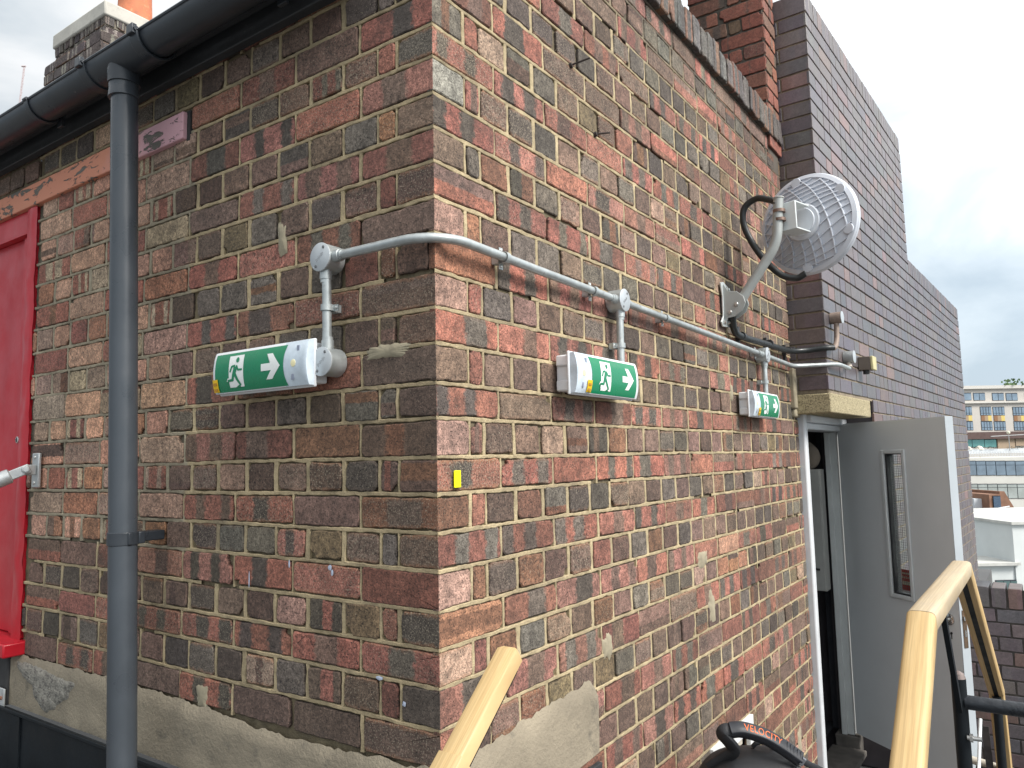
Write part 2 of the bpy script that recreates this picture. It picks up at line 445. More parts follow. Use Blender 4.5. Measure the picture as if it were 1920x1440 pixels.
WR.mortar(.0055, 2.695, FLOOR, .606, dimR, -.0085, .0022, skip=lambda u, z: (1.36 < u < 1.778 and -2.31 < z < -1.875) or (u > 2.64 and z > -.66))
mbR.build('wall', [MORT, BRICK], building, smooth=0, recalc=False)

# oversailing brick-on-edge coping of the right face ------------------------
mb = MB(); WC = Wall((.024, 0, 0), (0, 1, 0), (1, 0, 0), mb)
u = 0.0
while u < 2.62:
    t = rnd.uniform(.062, .068); hh = .722+rnd.uniform(-.012, .014)
    g = jit(rnd.choice([(.13, .125, .12), (.11, .105, .1), (.16, .14, .125), (.19, .11, .085)]), .15)
    WC.brick(u, u+t, .602, hh, (g, jit((.10, .10, .10)), (rnd.random(), 5, .25, 0)), rough=1.5, deep=.23); u += t+.008
mb.box((-.20, -.002, .604), (.018, 2.625, .70), 0)
for i in range(len(mb.v)):
    mb.A['ca'].setdefault(i, (.09, .085, .08, 1))
mb.build('coping', [MORT, BRICK], building, smooth=0, recalc=False)

# cement plinth ---------------------------------------------------------------
CEM = M('cement_render', (.265, .225, .165), .95, amp=.22, scale=7, bump=.9, bscale=120, dirt=(.13, .115, .09), dth=(.56, .72), bdist=.004)
CEMG = M('grey_aggregate', (.28, .262, .225), .95, amp=.3, scale=45, bump=1., bscale=160, dirt=(.12, .11, .10), dth=(.5, .62), bdist=.006)
def ragged(w, u0, u1, top, bot, d, n, mb, amp=.012, nz=8, sd=0, end=0):
    def f(a, b):
        u = u0+(u1-u0)*a
        zt = top(u) + amp*noise.noise(Vector((u*17, sd, 0))) + amp*.6*noise.noise(Vector((u*60, sd, 4)))
        zb = bot(u) if callable(bot) else bot
        uu = u + (amp*1.2*noise.noise(Vector((b*5, sd, 7))) if (end and a == 1) else 0)
        dd = d*(.25 if b > .995 else 1) * (.3 if (end and a == 1) else 1) + .0022*noise.noise(Vector((u*9, b*4, sd+2)))
        return tuple(w.p(uu, zb+(zt-zb)*b, dd))
    mb.grid(f, n, nz)
    mb.add([w.p(u1, top(u1), -.004), w.p(u1, (bot(u1) if callable(bot) else bot), -.004), w.p(u1, (bot(u1) if callable(bot) else bot), d*.5), w.p(u1, top(u1), d*.3)], [(0, 1, 2, 3)])
mb = MB()
ragged(WL, -.012, 1.80, lambda u: -1.492 - .02*max(0, 1-abs(u-.45)/.5) - .012*max(0, (u-1.2)), -1.655, .012, 150, mb, sd=1)
topR = lambda u: -1.486 + .016*min(1, max(0, (u-.25)/.12)) - .03*max(0, (u-.57)/.04)
ragged(WR, -.012, .605, topR, lambda u: -1.655+.012*max(0, (u-.4)/.2), .012, 60, mb, sd=5, end=1)
mb.build('plinth', CEM, building, smooth=60, recalc=False)
mb = MB(); kk = 60; ctr = (1.56, -1.565); OUT = [(-.20, .048), (-.1, .052), (.0, .045), (.1, .04), (.165, .03), (.14, -.012), (.10, -.035), (.06, -.06), (.01, -.075), (-.05, -.05), (-.09, -.01), (-.16, .015)]
OUT = [(p.x, p.y) for p in spline([(a, b, 0) for a, b in OUT+OUT[:1]], 6)]
kk = len(OUT); vs = [tuple(WL.p(ctr[0]-.0, ctr[1], .017))]
for sc_, d_ in ((.55, .0185), (.9, .017), (1., .011)):
    for i, (a, b) in enumerate(OUT):
        q = 1+.14*noise.noise(Vector((a*40, b*40, 2)))*(sc_ > .8); vs.append(tuple(WL.p(ctr[0]-a*sc_*q, ctr[1]+b*sc_*q, d_+.002*noise.noise(Vector((a*60, b*60, sc_))))))
fs = [(0, 1+i, 1+(i+1) % kk) for i in range(kk)] + [(1+r_*kk+i, 1+(r_+1)*kk+i, 1+(r_+1)*kk+(i+1) % kk, 1+r_*kk+(i+1) % kk) for r_ in (0, 1) for i in range(kk)]
mb.add(vs, fs)
lab(mb.build('plinth_patch', CEMG, building, smooth=60), 'broken grey aggregate showing in the cement plinth')
# cement patches smeared on the bricks
PATCH = M('old_cement_patch', (.31, .27, .19), .95, amp=.2, scale=30, bump=.6, bscale=150)
def blob(w, u, z, a, b, name='mortar_patch', sd=0):
    mb = MB(); k = 48; vs = [tuple(w.p(u, z, .0035))]
    for ring, (s_, d) in enumerate(((.75, .003), (1., -.001))):
        for i in range(k):
            t = 2*math.pi*i/k; q = 1+.38*noise.noise(Vector((math.cos(t)*1.5+sd, math.sin(t)*1.5, u*7)))+.22*noise.noise(Vector((math.cos(t)*5+sd, math.sin(t)*5, u*7)))
            sq = max(abs(math.cos(t)), abs(math.sin(t)))**-.6
            vs.append(tuple(w.p(u+a*s_*q*sq*math.cos(t), z+b*s_*q*sq*math.sin(t), d)))
    fs = [(0, 1+i, 1+(i+1) % k) for i in range(k)] + [(1+i, 1+k+i, 1+k+(i+1) % k, 1+(i+1) % k) for i in range(k)]
    mb.add(vs, fs); return mb.build(name, PATCH, building, smooth=60)
for i, (w, u, z, a, b) in enumerate(((WL, .476, -.372, .018, .04), (WL, .132, -.679, .062, .014), (WL, .767, -1.478, .026, .03), (WR, 1.374, -1.262, .04, .026), (WR, .678, -1.402, .024, .032), (WR, 1.436, -1.434, .03, .05), (WR, 1.745, -.672, .014, .03), (WR, 2.412, -2.19, .03, .07))):
    blob(w, u, z, a, b, sd=i*3.1)
# splashes of paint on the left face
SPL = M('pale_blue_paint', (.42, .47, .58), .6, amp=.2, scale=40)
for (u, z, a, b) in ((.305, -1.135, .006, .006), (.298, -1.145, .004, .007), (.158, -1.345, .010, .004), (.09, -1.385, .005, .005), (.44, -1.135, .003, .009), (.585, -1.18, .002, .02)):
    mb = MB(); k = 12
    vs = [tuple(WL.p(u, z, .0035))]+[tuple(WL.p(u+a*(1+.4*noise.noise(Vector((i*1.7, u*50, 0))))*math.cos(2*math.pi*i/k), z+b*(1+.4*noise.noise(Vector((i*1.3, z*50, 3))))*math.sin(2*math.pi*i/k), .0028)) for i in range(k)]
    mb.add(vs, [(0, 1+i, 1+(i+1) % k) for i in range(k)]); mb.build('paint_splash', SPL, building, smooth=0)

# vent on the right face
WHITE = M('peeling_white_paint', (.74, .74, .73), .6, amp=.08, scale=20, bump=.3, bscale=60, dirt=(.30, .22, .17), dth=(.66, .72))
mb = MB(); y0, y1, z0, z1 = 1.362, 1.776, -2.308, -1.878
for a, b in (((-.006, y0, z1-.05), (.012, y1, z1)), ((-.006, y0, z0), (.012, y1, z0+.04)), ((-.006, y0, z0+.04), (.012, y0+.05, z1-.05)), ((-.006, y1-.04, z0+.04), (.012, y1, z1-.05))): mb.box(a, b)
vf = mb.build('vent_frame', WHITE, building, bevel=.002)
mb = MB()
for i in range(8): mb.obox((-.02, (y0+y1)/2, z1-.075-i*.042), ((1, 0, 0), (0, 1, 0), (0, 0, 1)), (.006, (y1-y0)/2-.06, .017))
mb.box((-.06, y0+.03, z0+.02), (-.03, y1-.03, z1-.03))
mb.build('vent_louvre', M('cream_paint', (.55, .50, .42), .7, amp=.15), vf)

# timber lintel with flaking paint
n = NT('flaking_pink_paint'); gx = n.n('ShaderNodeSeparateXYZ'); n.l(n.co(), gx.inputs[0])
tone = n.rng(n.math('ADD', gx.outputs[0], n.math('MULTIPLY', n.noise(12, 4), .25)), -.30, -.02, 0, 1)
paint = n.mix(tone, (.62, .25, .155), (.64, .37, .41))
fl = n.noise(26, 7, .68, stretch=(.5, 1, 1.5), dist=.6)
fm = n.rng(fl, .565, .58, 0, 1)
wood = n.mix(n.noise(40, 5, .6, stretch=(.15, 1, 3)), (.05, .045, .04), (.21, .185, .15))
n.col(n.mix(fm, paint, wood)); n.b.inputs['Roughness'].default_value = .7
n.bump(n.math('SUBTRACT', n.math('MULTIPLY', n.noise(150, 3), .2), fm), .8, .003); MATS['flk'] = n.m
mb = MB(); mb.box((-2.6, -.014, -.019), (-.884, .04, .058)); mb.build('timber_lintel', n.m, building, bevel=.003)
mb = MB(); mb.box((-.885, -.002, -.025), (-.868, .02, .06)); mb.build('lintel_gap', M('dark_gap', (.03, .03, .03), .9), building)
# red door
RED = M('red_gloss_paint', (.48, .008, .020), .42, amp=.10, scale=5, bump=.12, bscale=14, bdist=.01, coat=.08, stretch=(1.5, 1.5, .4))
door = MB(); door.box((-2.7, .028, -1.452), (-1.832, .06, -.10)); door = door.build('door', RED, building, bevel=.003)
mb = MB(); mb.box((-1.90, .016, -1.452), (-1.832, .0275, -.10)); mb.build('door_stile', RED, door, bevel=.004)
mb = MB(); mb.cyl((-1.879, .010, -.809), (-1.879, .0155, -.809), .0115, 20, bev=.002)
sc = mb.build('door_lock', M('zinc', (.62, .62, .60), .35, .9, amp=.1, bump=.05), door)
mb = MB(); mb.box((-1.8805, .0085, -.817), (-1.8775, .0098, -.801)); mb.box((-1.887, .0085, -.8105), (-1.8815, .0098, -.8075)); mb.build('keyhole', M('black_hole', (.01, .01, .01), .6), door)
mb = MB()
def fr(a, b):
    z = -1.47+1.45*b; w = .012*noise.noise(Vector((z*9, 2, 0)))+.006*noise.noise(Vector((z*31, 2, 0)))
    x = -1.832 + (1.832-1.762+w)*a
    return (x, -.003-.004*math.sin(a*3.1)+.004*noise.noise(Vector((a*3, z*12, 1))), z)
mb.grid(fr, 6, 120); mb.box((-1.834, 0, -1.452), (-1.772, .06, -.02)); mb.box((-2.7, .002, -.10), (-1.834, .07, -.02))
mb.build('door_frame', RED, building, smooth=50)
mb = MB(); mb.box((-2.7, -.062, -1.498), (-1.735, .06, -1.455)); mb.build('door_sill', RED, building, bevel=.005)

# roof, fascia, soffit above the left face
BLK = M('black_painted_timber', (.030, .033, .037), .62, amp=.3, scale=9, bump=.35, bscale=70, dirt=(.16, .145, .125), dth=(.68, .8), stretch=(.4, 1, 1))
mb = MB(); mb.box((-6, -.030, .152), (-.235, -.004, .235)); mb.build('fascia', BLK, building, bevel=.003)
mb = MB(); mb.box((-6, -.058, .205), (-.235, -.032, .236)); mb.build('fascia', BLK, building, bevel=.003)
SLATE = M('roof_slate', (.07, .072, .08), .6, amp=.3, scale=3)
mb = MB(); mb.add([(-6, -.085, .255), (-.24, -.085, .255), (-.24, 3.4, 2.39), (-6, 3.4, 2.39), (-6, -.085, .238), (-.24, -.085, .238), (-.24, 3.4, 2.37), (-6, 3.4, 2.37)],
    [(0, 1, 2, 3), (7, 6, 5, 4), (0, 4, 5, 1), (1, 5, 6, 2), (2, 6, 7, 3), (3, 7, 4, 0)]); mb.build('roof', SLATE, building)
# parapet and wall core (closes the building from other sides)
CORE = M('wall_core', (.10, .085, .07), .95)
mb = MB(); mb.box((-.235, .03, .0), (-.03, 2.62, .603)); mb.build('wall_core', CORE, building)
mb = MB(); mb.box((-6, .09, -2.64), (-2.71, .3, .25)); mb.build('wall_core', CORE, building)

# rubble and black gap below sill, left edge
mb = MB(); mb.box((-2.7, -.02, -1.66), (-1.802, .05, -1.50)); mb.build('sill_base', M('black_bitumen', (.035, .035, .036), .7, amp=.4, scale=20, bump=.6, bscale=60), building, bevel=.006)

# ---------------------------------------------------------------- steel channel at the foot
STEEL = M('black_painted_steel', (.009, .012, .015), .55, amp=.3, scale=8, bump=.2, bscale=60, dirt=(.07, .07, .07), dth=(.70, .8))
STEEL.node_tree.nodes['Principled BSDF'].inputs['Specular IOR Level'].default_value = .22
ch = thing('steel_channel', (-1.2, -.05, FLOOR), 'black steel channel running along under the cement plinth behind the downpipe', 'steel beam')
mb = MB(); mb.box((-3.2, -.028, -1.86), (.02, -.018, -1.66)); mb.build('web', STEEL, ch, bevel=.002)
mb = MB(); mb.box((-3.2, -.036, -1.668), (.02, -.0285, -1.657)); mb.build('flange', STEEL, ch, bevel=.002)
mb = MB(); mb.box((-3.2, -.16, -1.875), (.02, -.018, -1.861)); mb.build('flange', STEEL, ch, bevel=.002)
for x in (-1.70, -.3, -2.8):
    mb = MB(); mb.box((x-.03, -.034, -1.86), (x+.03, -.0285, -1.669)); mb.build('stiffener', STEEL, ch)
for x in (-1.3, -2.2, -.5):
    mb = MB(); mb.box((x-.05, -.11, FLOOR+.004), (x+.05, -.02, -1.876)); mb.build('leg', STEEL, ch)
br = MB(); br.box((-1.90, -.030, -1.66), (-1.795, -.024, -1.605)); br = br.build('fixing_plate', M('galvanised_plate', (.60, .62, .62), .45, .6, amp=.12, scale=25), None, bevel=.002)
tag(br, 'small pale galvanised plate with a rusty bolt below the red door sill', 'fixing plate')
mb = MB(); mb.cyl((-1.812, -.036, -1.634), (-1.812, -.030, -1.634), .006, 6); mb.build('bolt', M('rust', (.23, .10, .06), .8, amp=.3), br)
fl_ = MB(); fl_.box((.002, -.0, -1.80), (.016, .60, -1.668)); fl_.box((.0165, -.0, -1.80), (.06, .60, -1.79))
tag(fl_.build('flashing', M('bitumen_felt', (.03, .03, .032), .75, amp=.4, scale=30, bump=.6), None, bevel=.002), 'black bitumen flashing strip under the cement patch beside the handrail', 'flashing')

# ---------------------------------------------------------------- gutter and downpipe
UPVC = M('anthracite_plastic', (.050, .059, .070), .34, amp=.10, scale=6, bump=.05, bscale=40, dirt=(.10, .11, .12), dth=(.74, .82))
UPVD = M('dark_anthracite_plastic', (.030, .036, .044), .36, amp=.15, scale=8, bump=.06, dirt=(.16, .16, .16), dth=(.72, .76))
gy, gz, gr = -.116, .206, .0485
def trough(mb, x0, x1, r, t=.003, lip=.005):
    k = 20; ang = [math.pi + math.pi*i/k for i in range(k+1)]
    prof = [(gy+r*math.cos(a), gz+r*math.sin(a)) for a in ang] + [(gy+(r-t)*math.cos(a), gz+(r-t)*math.sin(a)) for a in ang[::-1]]
    vs = [(x0, a, b) for a, b in prof]+[(x1, a, b) for a, b in prof]; m = len(prof)
    mb.add(vs, [(i, (i+1) % m, m+(i+1) % m, m+i) for i in range(m)] + [tuple(range(m)), tuple(range(m, 2*m))[::-1]])
    for sgn in (-1, 1): mb.tube([(x0, gy+sgn*(r-.001), gz+.001), (x1, gy+sgn*(r-.001), gz+.001)], lip, 8)
gut = thing('gutter', (-1.6, gy, gz), 'black half round gutter running along the eaves above the brick wall', 'gutter')
mb = MB(); trough(mb, -6, -.215, gr); mb.build('trough', UPVD, gut)
mb = MB(); trough(mb, -1.13, -.86, gr+.0045, .004); mb.cyl((-1.003, gy, gz-.03), (-1.003, gy, gz-.080), .041, 28); mb.build('running_outlet', UPVD, gut)
for x in (-1.13, -.86):
    mb = MB(); trough(mb, x-.018, x+.018, gr+.009, .006, .007)
    mb.build('union_clip', UPVD, gut, bevel=.001)
    mb = MB(); mb.box((x-.014, gy-gr-.018, gz-.012), (x+.014, gy-gr-.004, gz+.014)); mb.build('clip_latch', UPVD, gut, bevel=.002)
for x in (-1.475, -2.4, -.4, -3.4):
    mb = MB(); trough(mb, x-.011, x+.011, gr+.005, .004, .006); mb.box((x-.015, gy+gr-.002, gz-.05), (x+.015, -.0585, gz+.03)); mb.build('bracket', UPVD, gut, bevel=.001)
dp = thing('downpipe', (-.985, -.1, FLOOR), 'round grey plastic downpipe running down from the gutter past the red door', 'downpipe')
py = -.108; PX = lambda z: -.990
mb = MB(); mb.cyl((-1.003, py-.006, .118), (-.886, py, FLOOR+.004), .034, 40); mb.build('pipe', UPVC, dp)
mb = MB(); mb.lathe((-1.006, py-.008, .165), (.043, 0, -1), [(0, .041), (.014, .041), (.02, .0378), (.058, .0372), (.066, .0385), (.078, .0385), (.079, .0345)], 40); mb.build('socket', UPVC, dp)
cl = MB(); cl.tube([(-.953, py-.002, -1.105), (-.953, py-.002, -1.072)], .0375, 40)
cl.box((-.955, -.118, -1.103), (-.912, -.108, -1.074)); clip = cl.build('pipe_clip', UPVD, dp, bevel=.0015)
mb = MB(); mb.box((-.985, -.085, -1.101), (-.945, -.002, -1.076)); mb.box((-.985, -.0845, -1.104), (-.925, -.066, -1.073)); mb.build('clip_arm', UPVD, clip, bevel=.003)
mb = MB(); mb.cyl((-.94, -.091, -1.089), (-.94, -.0855, -1.089), .005, 12); mb.build('screw', M('zinc', (0, 0, 0)), clip)

# ---------------------------------------------------------------- conduit with its boxes
GALV = M('galvanised_steel', (.44, .47, .47), .45, .6, amp=.14, scale=30, bump=.08, bscale=120, dirt=(.30, .30, .29), dth=(.6, .75))
GLID = M('galvanised_lid', (.50, .53, .55), .45, .45, amp=.07, scale=40, bump=.12, bscale=200)
con = thing('conduit', (0, -.03, -.46), 'galvanised conduit run with round boxes bending round the brick corner to the dark brick tower', 'conduit')
zr = lambda y: -.463 - .0155*max(0, y)
path = [(-.285, -.032, -.461), (-.06, -.032, -.463)]
for i in range(1, 13):
    a = -math.pi/2 + math.pi/2*i/12; path.append((-.06+.092*math.cos(a), .06+.092*math.sin(a), -.463))
path += [(.032, .3, zr(.3)), (.032, .75, zr(.75))]
mb = MB(); mb.tube(path, .0102, 18); mb.build('pipe', GALV, con)
mb = MB(); mb.tube([(.032, .755, zr(.75)), (.032, 2.085, zr(2.08))], .0102, 18); mb.build('pipe', GALV, con)
mb = MB(); mb.tube(arc_path([(.032, 2.085, zr(2.08)), (.032, 2.53, -.503), (.10, 2.595, -.5), (.205, 2.66, -.497), (.208, 2.90, -.497)], .07), .0102, 18); mb.build('pipe', GALV, con)
for a, b in (((-.285, -.032, -.461), (-.282, -.032, -.69)), ((.032, .752, zr(.75)), (.032, .748, -.70)), ((.032, 2.085, zr(2.08)), (.032, 2.083, -.71))):
    mb = MB(); mb.cyl(a, b, .0102, 18); mb.build('pipe', GALV, con)
def cbox(c, nrm, dirs, r=.031, dep=.044):
    c, nv = Vector(c), Vector(nrm); mb = MB()
    base = c - nv*(.030 if True else 0)
    mb.lathe(base, nv, [(0, r-.002), (.002, r), (dep, r), (dep+.001, r-.001)], 36)
    for d in dirs:
        d = Vector(d); mb.lathe(c+d*(r-.006), d, [(0, .0135), (.022, .0135), (.0225, .0118), (.030, .0118)], 20)
    b = mb.build('junction_box', GALV, con)
    mb = MB(); mb.lathe(base+nv*(dep+.0012), nv, [(0, r+.0008), (.0022, r+.0008), (.003, r-.0006)], 36)
    e1 = Vector((0, 0, 1)); e2 = e1.cross(nv)
    lid = mb.build('lid', GLID, b)
    mb = MB()
    for sg in (1, -1):
        q = base+nv*(dep+.004)+(e1*.020+e2*.012)*sg; m2 = MB(); m2.lathe(q, nv, [(0, .0034), (.0012, .0034), (.0015, .002)], 10); m2.build('screw', M('dark_screw', (.16, .165, .17), .5, .6), b)
    for i in range(9):                                             # cast lettering, worn flat
        t = (i-4)*.0032; q = base+nv*(dep+.0043)+(e2*.8+e1*.6)*(-t)*1.0
        mb.obox(q, (nv, (e1*.8-e2*.6), (e2*.8+e1*.6)), (.0003, .0018+.0012*(i % 3), .0007))
    mb.build('cast_mark', M('worn_casting', (.30, .31, .32), .5, .5), b)
cbox((-.287, -.032, -.461), (0, -1, 0), [(1, 0, 0), (0, 0, -1)])
cbox((-.281, -.032, -.692), (0, -1, 0), [(0, 0, 1), (-1, 0, 0)])
cbox((.032, .753, zr(.75)), (1, 0, 0), [(0, -1, 0), (0, 1, 0), (0, 0, -1)])
cbox((.032, 2.085, zr(2.08)), (1, 0, 0), [(0, -1, 0), (0, 1, 0), (0, 0, -1)])
def saddle(c, along, nrm):
    c, al, nv = Vector(c), Vector(along), Vector(nrm); sd = al.cross(nv); mb = MB()
    pts = [(-.026, -.030), (-.0135, -.030)] + [(-.0125*math.cos(t), .0125*math.sin(t)-.0) for t in [math.pi*i/10 for i in range(11)]] + [(.0135, -.030), (.026, -.030)]
    pts = [(-.0245, -.012), (-.0125, -.012), (-.0122, 0)] + [(-.0122*math.cos(math.pi*i/10), .0122*math.sin(math.pi*i/10)) for i in range(1, 10)] + [(.0122, 0), (.0125, -.012), (.0245, -.012)]
    k = len(pts); w = .0068
    vs = []
    for s_ in (-1, 1):
        for off in (0, .0014):
            for (a, b) in pts:
                r = math.hypot(a, b) if b > -.001 else 1; q = off if b <= -.001 else 0
                sc_ = (1+off/.0122) if b > -.001 else 1
                vs.append(c+al*(w*s_)+sd*a*sc_+nv*(b*sc_+q))
    f = []
    for i in range(k-1):
        f += [(i, i+1, k+i+1, k+i), (2*k+i, 3*k+i, 3*k+i+1, 2*k+i+1), (k+i, k+i+1, 3*k+i+1, 3*k+i), (i, 2*k+i, 2*k+i+1, i+1)]
    mb.add(vs, f)
    mb.obox(c-nv*.0215, (al, sd, nv), (.0085, .012, .0092))
    o = mb.build('saddle_clip', GALV, con, smooth=30)
    for s_ in (-1, 1):
        mb = MB(); mb.lathe(c+sd*.0185*s_-nv*.0105, nv, [(0, .0038), (.002, .0035), (.003, .002)], 10); mb.build('screw', M('zinc', (0, 0, 0)), o)
for y in (.20, .603, 1.067, 2.0): saddle((.032, y, zr(y)), (0, 1, 0), (1, 0, 0))
saddle((-.2835, -.032, -.572), (0, 0, 1), (0, -1, 0)); saddle((.032, .750, -.602), (0, 0, 1), (1, 0, 0)); saddle((.032, 2.084, -.61), (0, 0, 1), (1, 0, 0))

# ---------------------------------------------------------------- exit signs
SW = M('white_plastic', (.74, .76, .78), .35, amp=.04, scale=9, bump=.03)
GREEN = M('sign_green', (.000, .20, .085), .28, amp=.06, scale=6, bump=.02, coat=.1)
SWH = M('sign_white', (.80, .82, .80), .3, amp=.03)
CLR = M('frosted_lens', (.56, .64, .71), .12, amp=.22, scale=22, bump=.15, bscale=40, coat=.6)
YEL = M('yellow_label', (.85, .52, .005), .5, amp=.05)
YPR = M('label_print', (.42, .20, .01), .6)
SIL = M('reflector_silver', (.75, .76, .74), .15, .9, bump=.3, bscale=90)
sw, sh = .340, .106
def exit_sign(o, sax, nax, clear_right, label):
    """o = centre on the wall; sax = viewer's right; nax = outwards"""
    o, sx, nv, up = Vector(o), Vector(sax), Vector(nax), Vector((0, 0, 1))
    root = thing('exit_sign', tuple(o), label, 'exit sign', 'illuminated running man exit signs on the brick walls')
    P = lambda s_, t, d: o + sx*(s_-sw/2) + up*(t-sh/2) + nv*d
    def dep(s_, t):   # bowed front
        q = (t/sh-.5)*2; e = min(1, min(s_, sw-s_)/.012)
        return .048 + .021*math.sqrt(max(0, 1-.82*q*q))*(.80+.20*math.sqrt(max(0, 1-(1-e)**2)))
    mb = MB(); mb.obox(P(sw/2, sh/2, .020), (sx, up, nv), (sw/2-.016, sh/2-.010, .020)); mb.obox(P(sw/2, sh*.80, .021), (sx, up, nv), (sw/2-.009, sh*.13, .0185)); mb.obox(P(sw/2, sh*.22, .021), (sx, up, nv), (sw/2-.009, sh*.13, .0185)); mb.build('back_box', SW, root, bevel=.004)
    mb = MB(); mb.obox(P(sw/2, sh/2, .043), (sx, up, nv), (sw/2, sh/2, .0035)); mb.build('rim', SW, root, bevel=.0025)
    def shell(name, s0, s1, mat, lift=0, t0=.004, t1=sh-.004, bow=0, closed=True):
        mb = MB(); ns, nt = 26, 22
        def f(a, b):
            t = t0+(t1-t0)*b; bw = bow*(1-((b-.5)*2)**2); lo, hi = s0, s1
            if bow > 0: hi = s1-0; lo = s0
            s_ = lo+(hi-lo)*a + (bw if (bow and ((bow < 0 and a == 0) or (bow > 0 and a == 1))) else 0)
            return P(s_, t, dep(s_, t)+lift)
        mb.grid(f, ns, nt)
        if closed:
            mb.grid(lambda a, b: P(s0, t0+(t1-t0)*a, .0465+(dep(s0, t0+(t1-t0)*a)+lift-.0465)*b), nt, 3)
            mb.grid(lambda a, b: P(s1, t0+(t1-t0)*a, .0465+(dep(s1, t0+(t1-t0)*a)+lift-.0465)*b), nt, 3)
            mb.grid(lambda a, b: P(s0+(s1-s0)*a, t0, .0465+(dep(s0+(s1-s0)*a, t0)+lift-.0465)*b), ns, 2)
            mb.grid(lambda a, b: P(s0+(s1-s0)*a, t1, .0465+(dep(s0+(s1-s0)*a, t1)+lift-.0465)*b), ns, 2)
        return mb.build(name, mat, root, smooth=50)
    if clear_right: g0, g1, c0, c1, e0, e1 = .013, .272, .2625, .337, .003, .0125
    else: g0, g1, c0, c1, e0, e1 = .064, .322, .003, .0735, .3225, .337
    lens = shell('lens', c0, c1, CLR)
    shell('end_cap', e0, e1, SW)
    body = shell('diffuser', g0 if clear_right else c1+.0005, c0-.0005 if clear_right else g1, SW)
    mb = MB()
    def panf(a, b):
        t = .006+(sh-.016)*b; bw = .009*(1-((b-.5)*2)**2); lo, hi = (g0, g1-bw) if clear_right else (g0+bw, g1)
        s_ = lo+(hi-lo)*a; return P(s_, t, dep(s_, t)+.0006)
    mb.grid(panf, 26, 22); pan = mb.build('green_panel', GREEN, root, smooth=50)
    # LED and its reflector behind the lens
    cm = (c0+c1)/2
    mb = MB(); mb.lathe(P(cm-.004, sh*.5, dep(cm, sh*.5)-.001), nv, [(0, .009), (.0015, .008), (.002, .004)], 16); mb.build('lamp', M('warm_led', (.85, .74, .45), .2), lens)
    for (s_, t) in ((cm+.010, sh*.80), (cm-.008, sh*.22)):
        mb = MB(); mb.obox(P(s_, t, dep(s_, t)+.0004), (sx, up, nv), (.004, .006, .0008)); mb.build('lens_catch', M('grey_plastic', (.25, .28, .36), .4), lens)
    # pictogram, drawn as in the photograph on a flat 100 x 100 field, then laid on the bowed panel
    gw, gt0, gt1 = g1-g0, .006, sh-.010
    def decal(name, polys, mat, lift):
        bm = bmesh.new()
        for poly in polys:
            try: bm.faces.new([bm.verts.new((x, y, 0)) for x, y in poly])
            except ValueError: pass
        bmesh.ops.triangulate(bm, faces=bm.faces[:])
        for _ in range(3): bmesh.ops.subdivide_edges(bm, edges=[e for e in bm.edges if e.calc_length() > 3], cuts=1, use_grid_fill=False); bmesh.ops.triangulate(bm, faces=bm.faces[:])
        bm.verts.index_update(); mb = MB()
        def mp(x, y):
            s_, t = g0+gw*x/100, gt0+(gt1-gt0)*y/100; return P(s_, t, dep(s_, t)+lift)
        mb.add([mp(v.co.x, v.co.y) for v in bm.verts], [tuple(v.index for v in f.verts) for f in bm.faces]); bm.free()
        return mb.build(name, mat, pan, smooth=60)
    def stroke(pts, w):
        out = []
        for i in range(len(pts)-1):
            (x0, y0), (x1, y1) = pts[i], pts[i+1]; k = 2.45; dx, dy = (x1-x0)*k, (y1-y0)
            L = math.hypot(dx, dy) or 1; w0, w1 = (w[i], w[i+1]) if isinstance(w, list) else (w, w); nx, ny = -dy/L/k, dx/L
            out.append([(x0-nx*w0, y0-ny*w0), (x1-nx*w1, y1-ny*w1), (x1+nx*w1, y1+ny*w1), (x0+nx*w0, y0+ny*w0)])
        for i in range(1, len(pts)-1):
            ww = w[i] if isinstance(w, list) else w
            out.append([(pts[i][0]+ww/2.45*math.cos(a), pts[i][1]+ww*math.sin(a)) for a in [math.pi*2*j/10 for j in range(10)]])
        return out
    decal('doorway', [[(21, 10), (42, 10), (42, 92), (21, 92)], [(17.5, 26), (22, 28), (22, 35), (19, 34)]], SWH, .0011)
    man = [[(33.5+2.3*math.cos(a), 80+7*math.sin(a)) for a in [math.pi*2*j/18 for j in range(18)]]]
    man += stroke([(31.2, 63), (28.6, 44)], [6.5, 5.5])
    man += stroke([(30.5, 66), (25.5, 64), (23.2, 50)], 2.6) + stroke([(32.2, 66), (34.6, 54), (40.5, 54)], 2.6)
    man += stroke([(28.2, 46), (26.4, 29), (19.2, 28)], [4.2, 3.6, 2.6]) + stroke([(29.4, 46), (33, 30), (37.5, 14)], [4.6, 3.8, 2.8])
    man += [[(30.5, 10), (36.8, 10), (36.5, 17), (33.8, 14)]] + [[(19.0, 22), (21.5, 14), (21.0, 10), (20.2, 10), (20.2, 24)]]
    for i, poly in enumerate(man): pass
    decal('running_man', man, GREEN, .0017)
    decal('arrow', [[(67, 42), (79, 42), (79, 60), (67, 60)], [(79, 42), (80.5, 42), (73.5, 20), (81.5, 20), (92.5, 51), (79, 51)], [(79, 51), (92.5, 51), (82.0, 84), (74.5, 84), (80.3, 60), (79, 60)]], SWH, .0012)
    # small yellow label
    s0 = .003 if clear_right else .050
    mb = MB(); mb.grid(lambda a, b: P(s0+.022*a, .007+.030*b, dep(s0+.022*a+.0, .007+.030*b)+.0024), 6, 6); st = mb.build('label', YEL, root)
    mb = MB()
    for (q, w_) in ((.027, .014), (.014, .014)): mb.grid(lambda a, b: P(s0+.004+w_*a, q-.004+.006*b, dep(s0+.004+w_*a, q)+.0032), 4, 2)
    mb.build('label_print', YPR, st)
    return root
exit_sign((-.468, -.006, -.692), (1, 0, 0), (0, -1, 0), True, 'green exit sign left of the brick corner, its lamp lens at the right end')
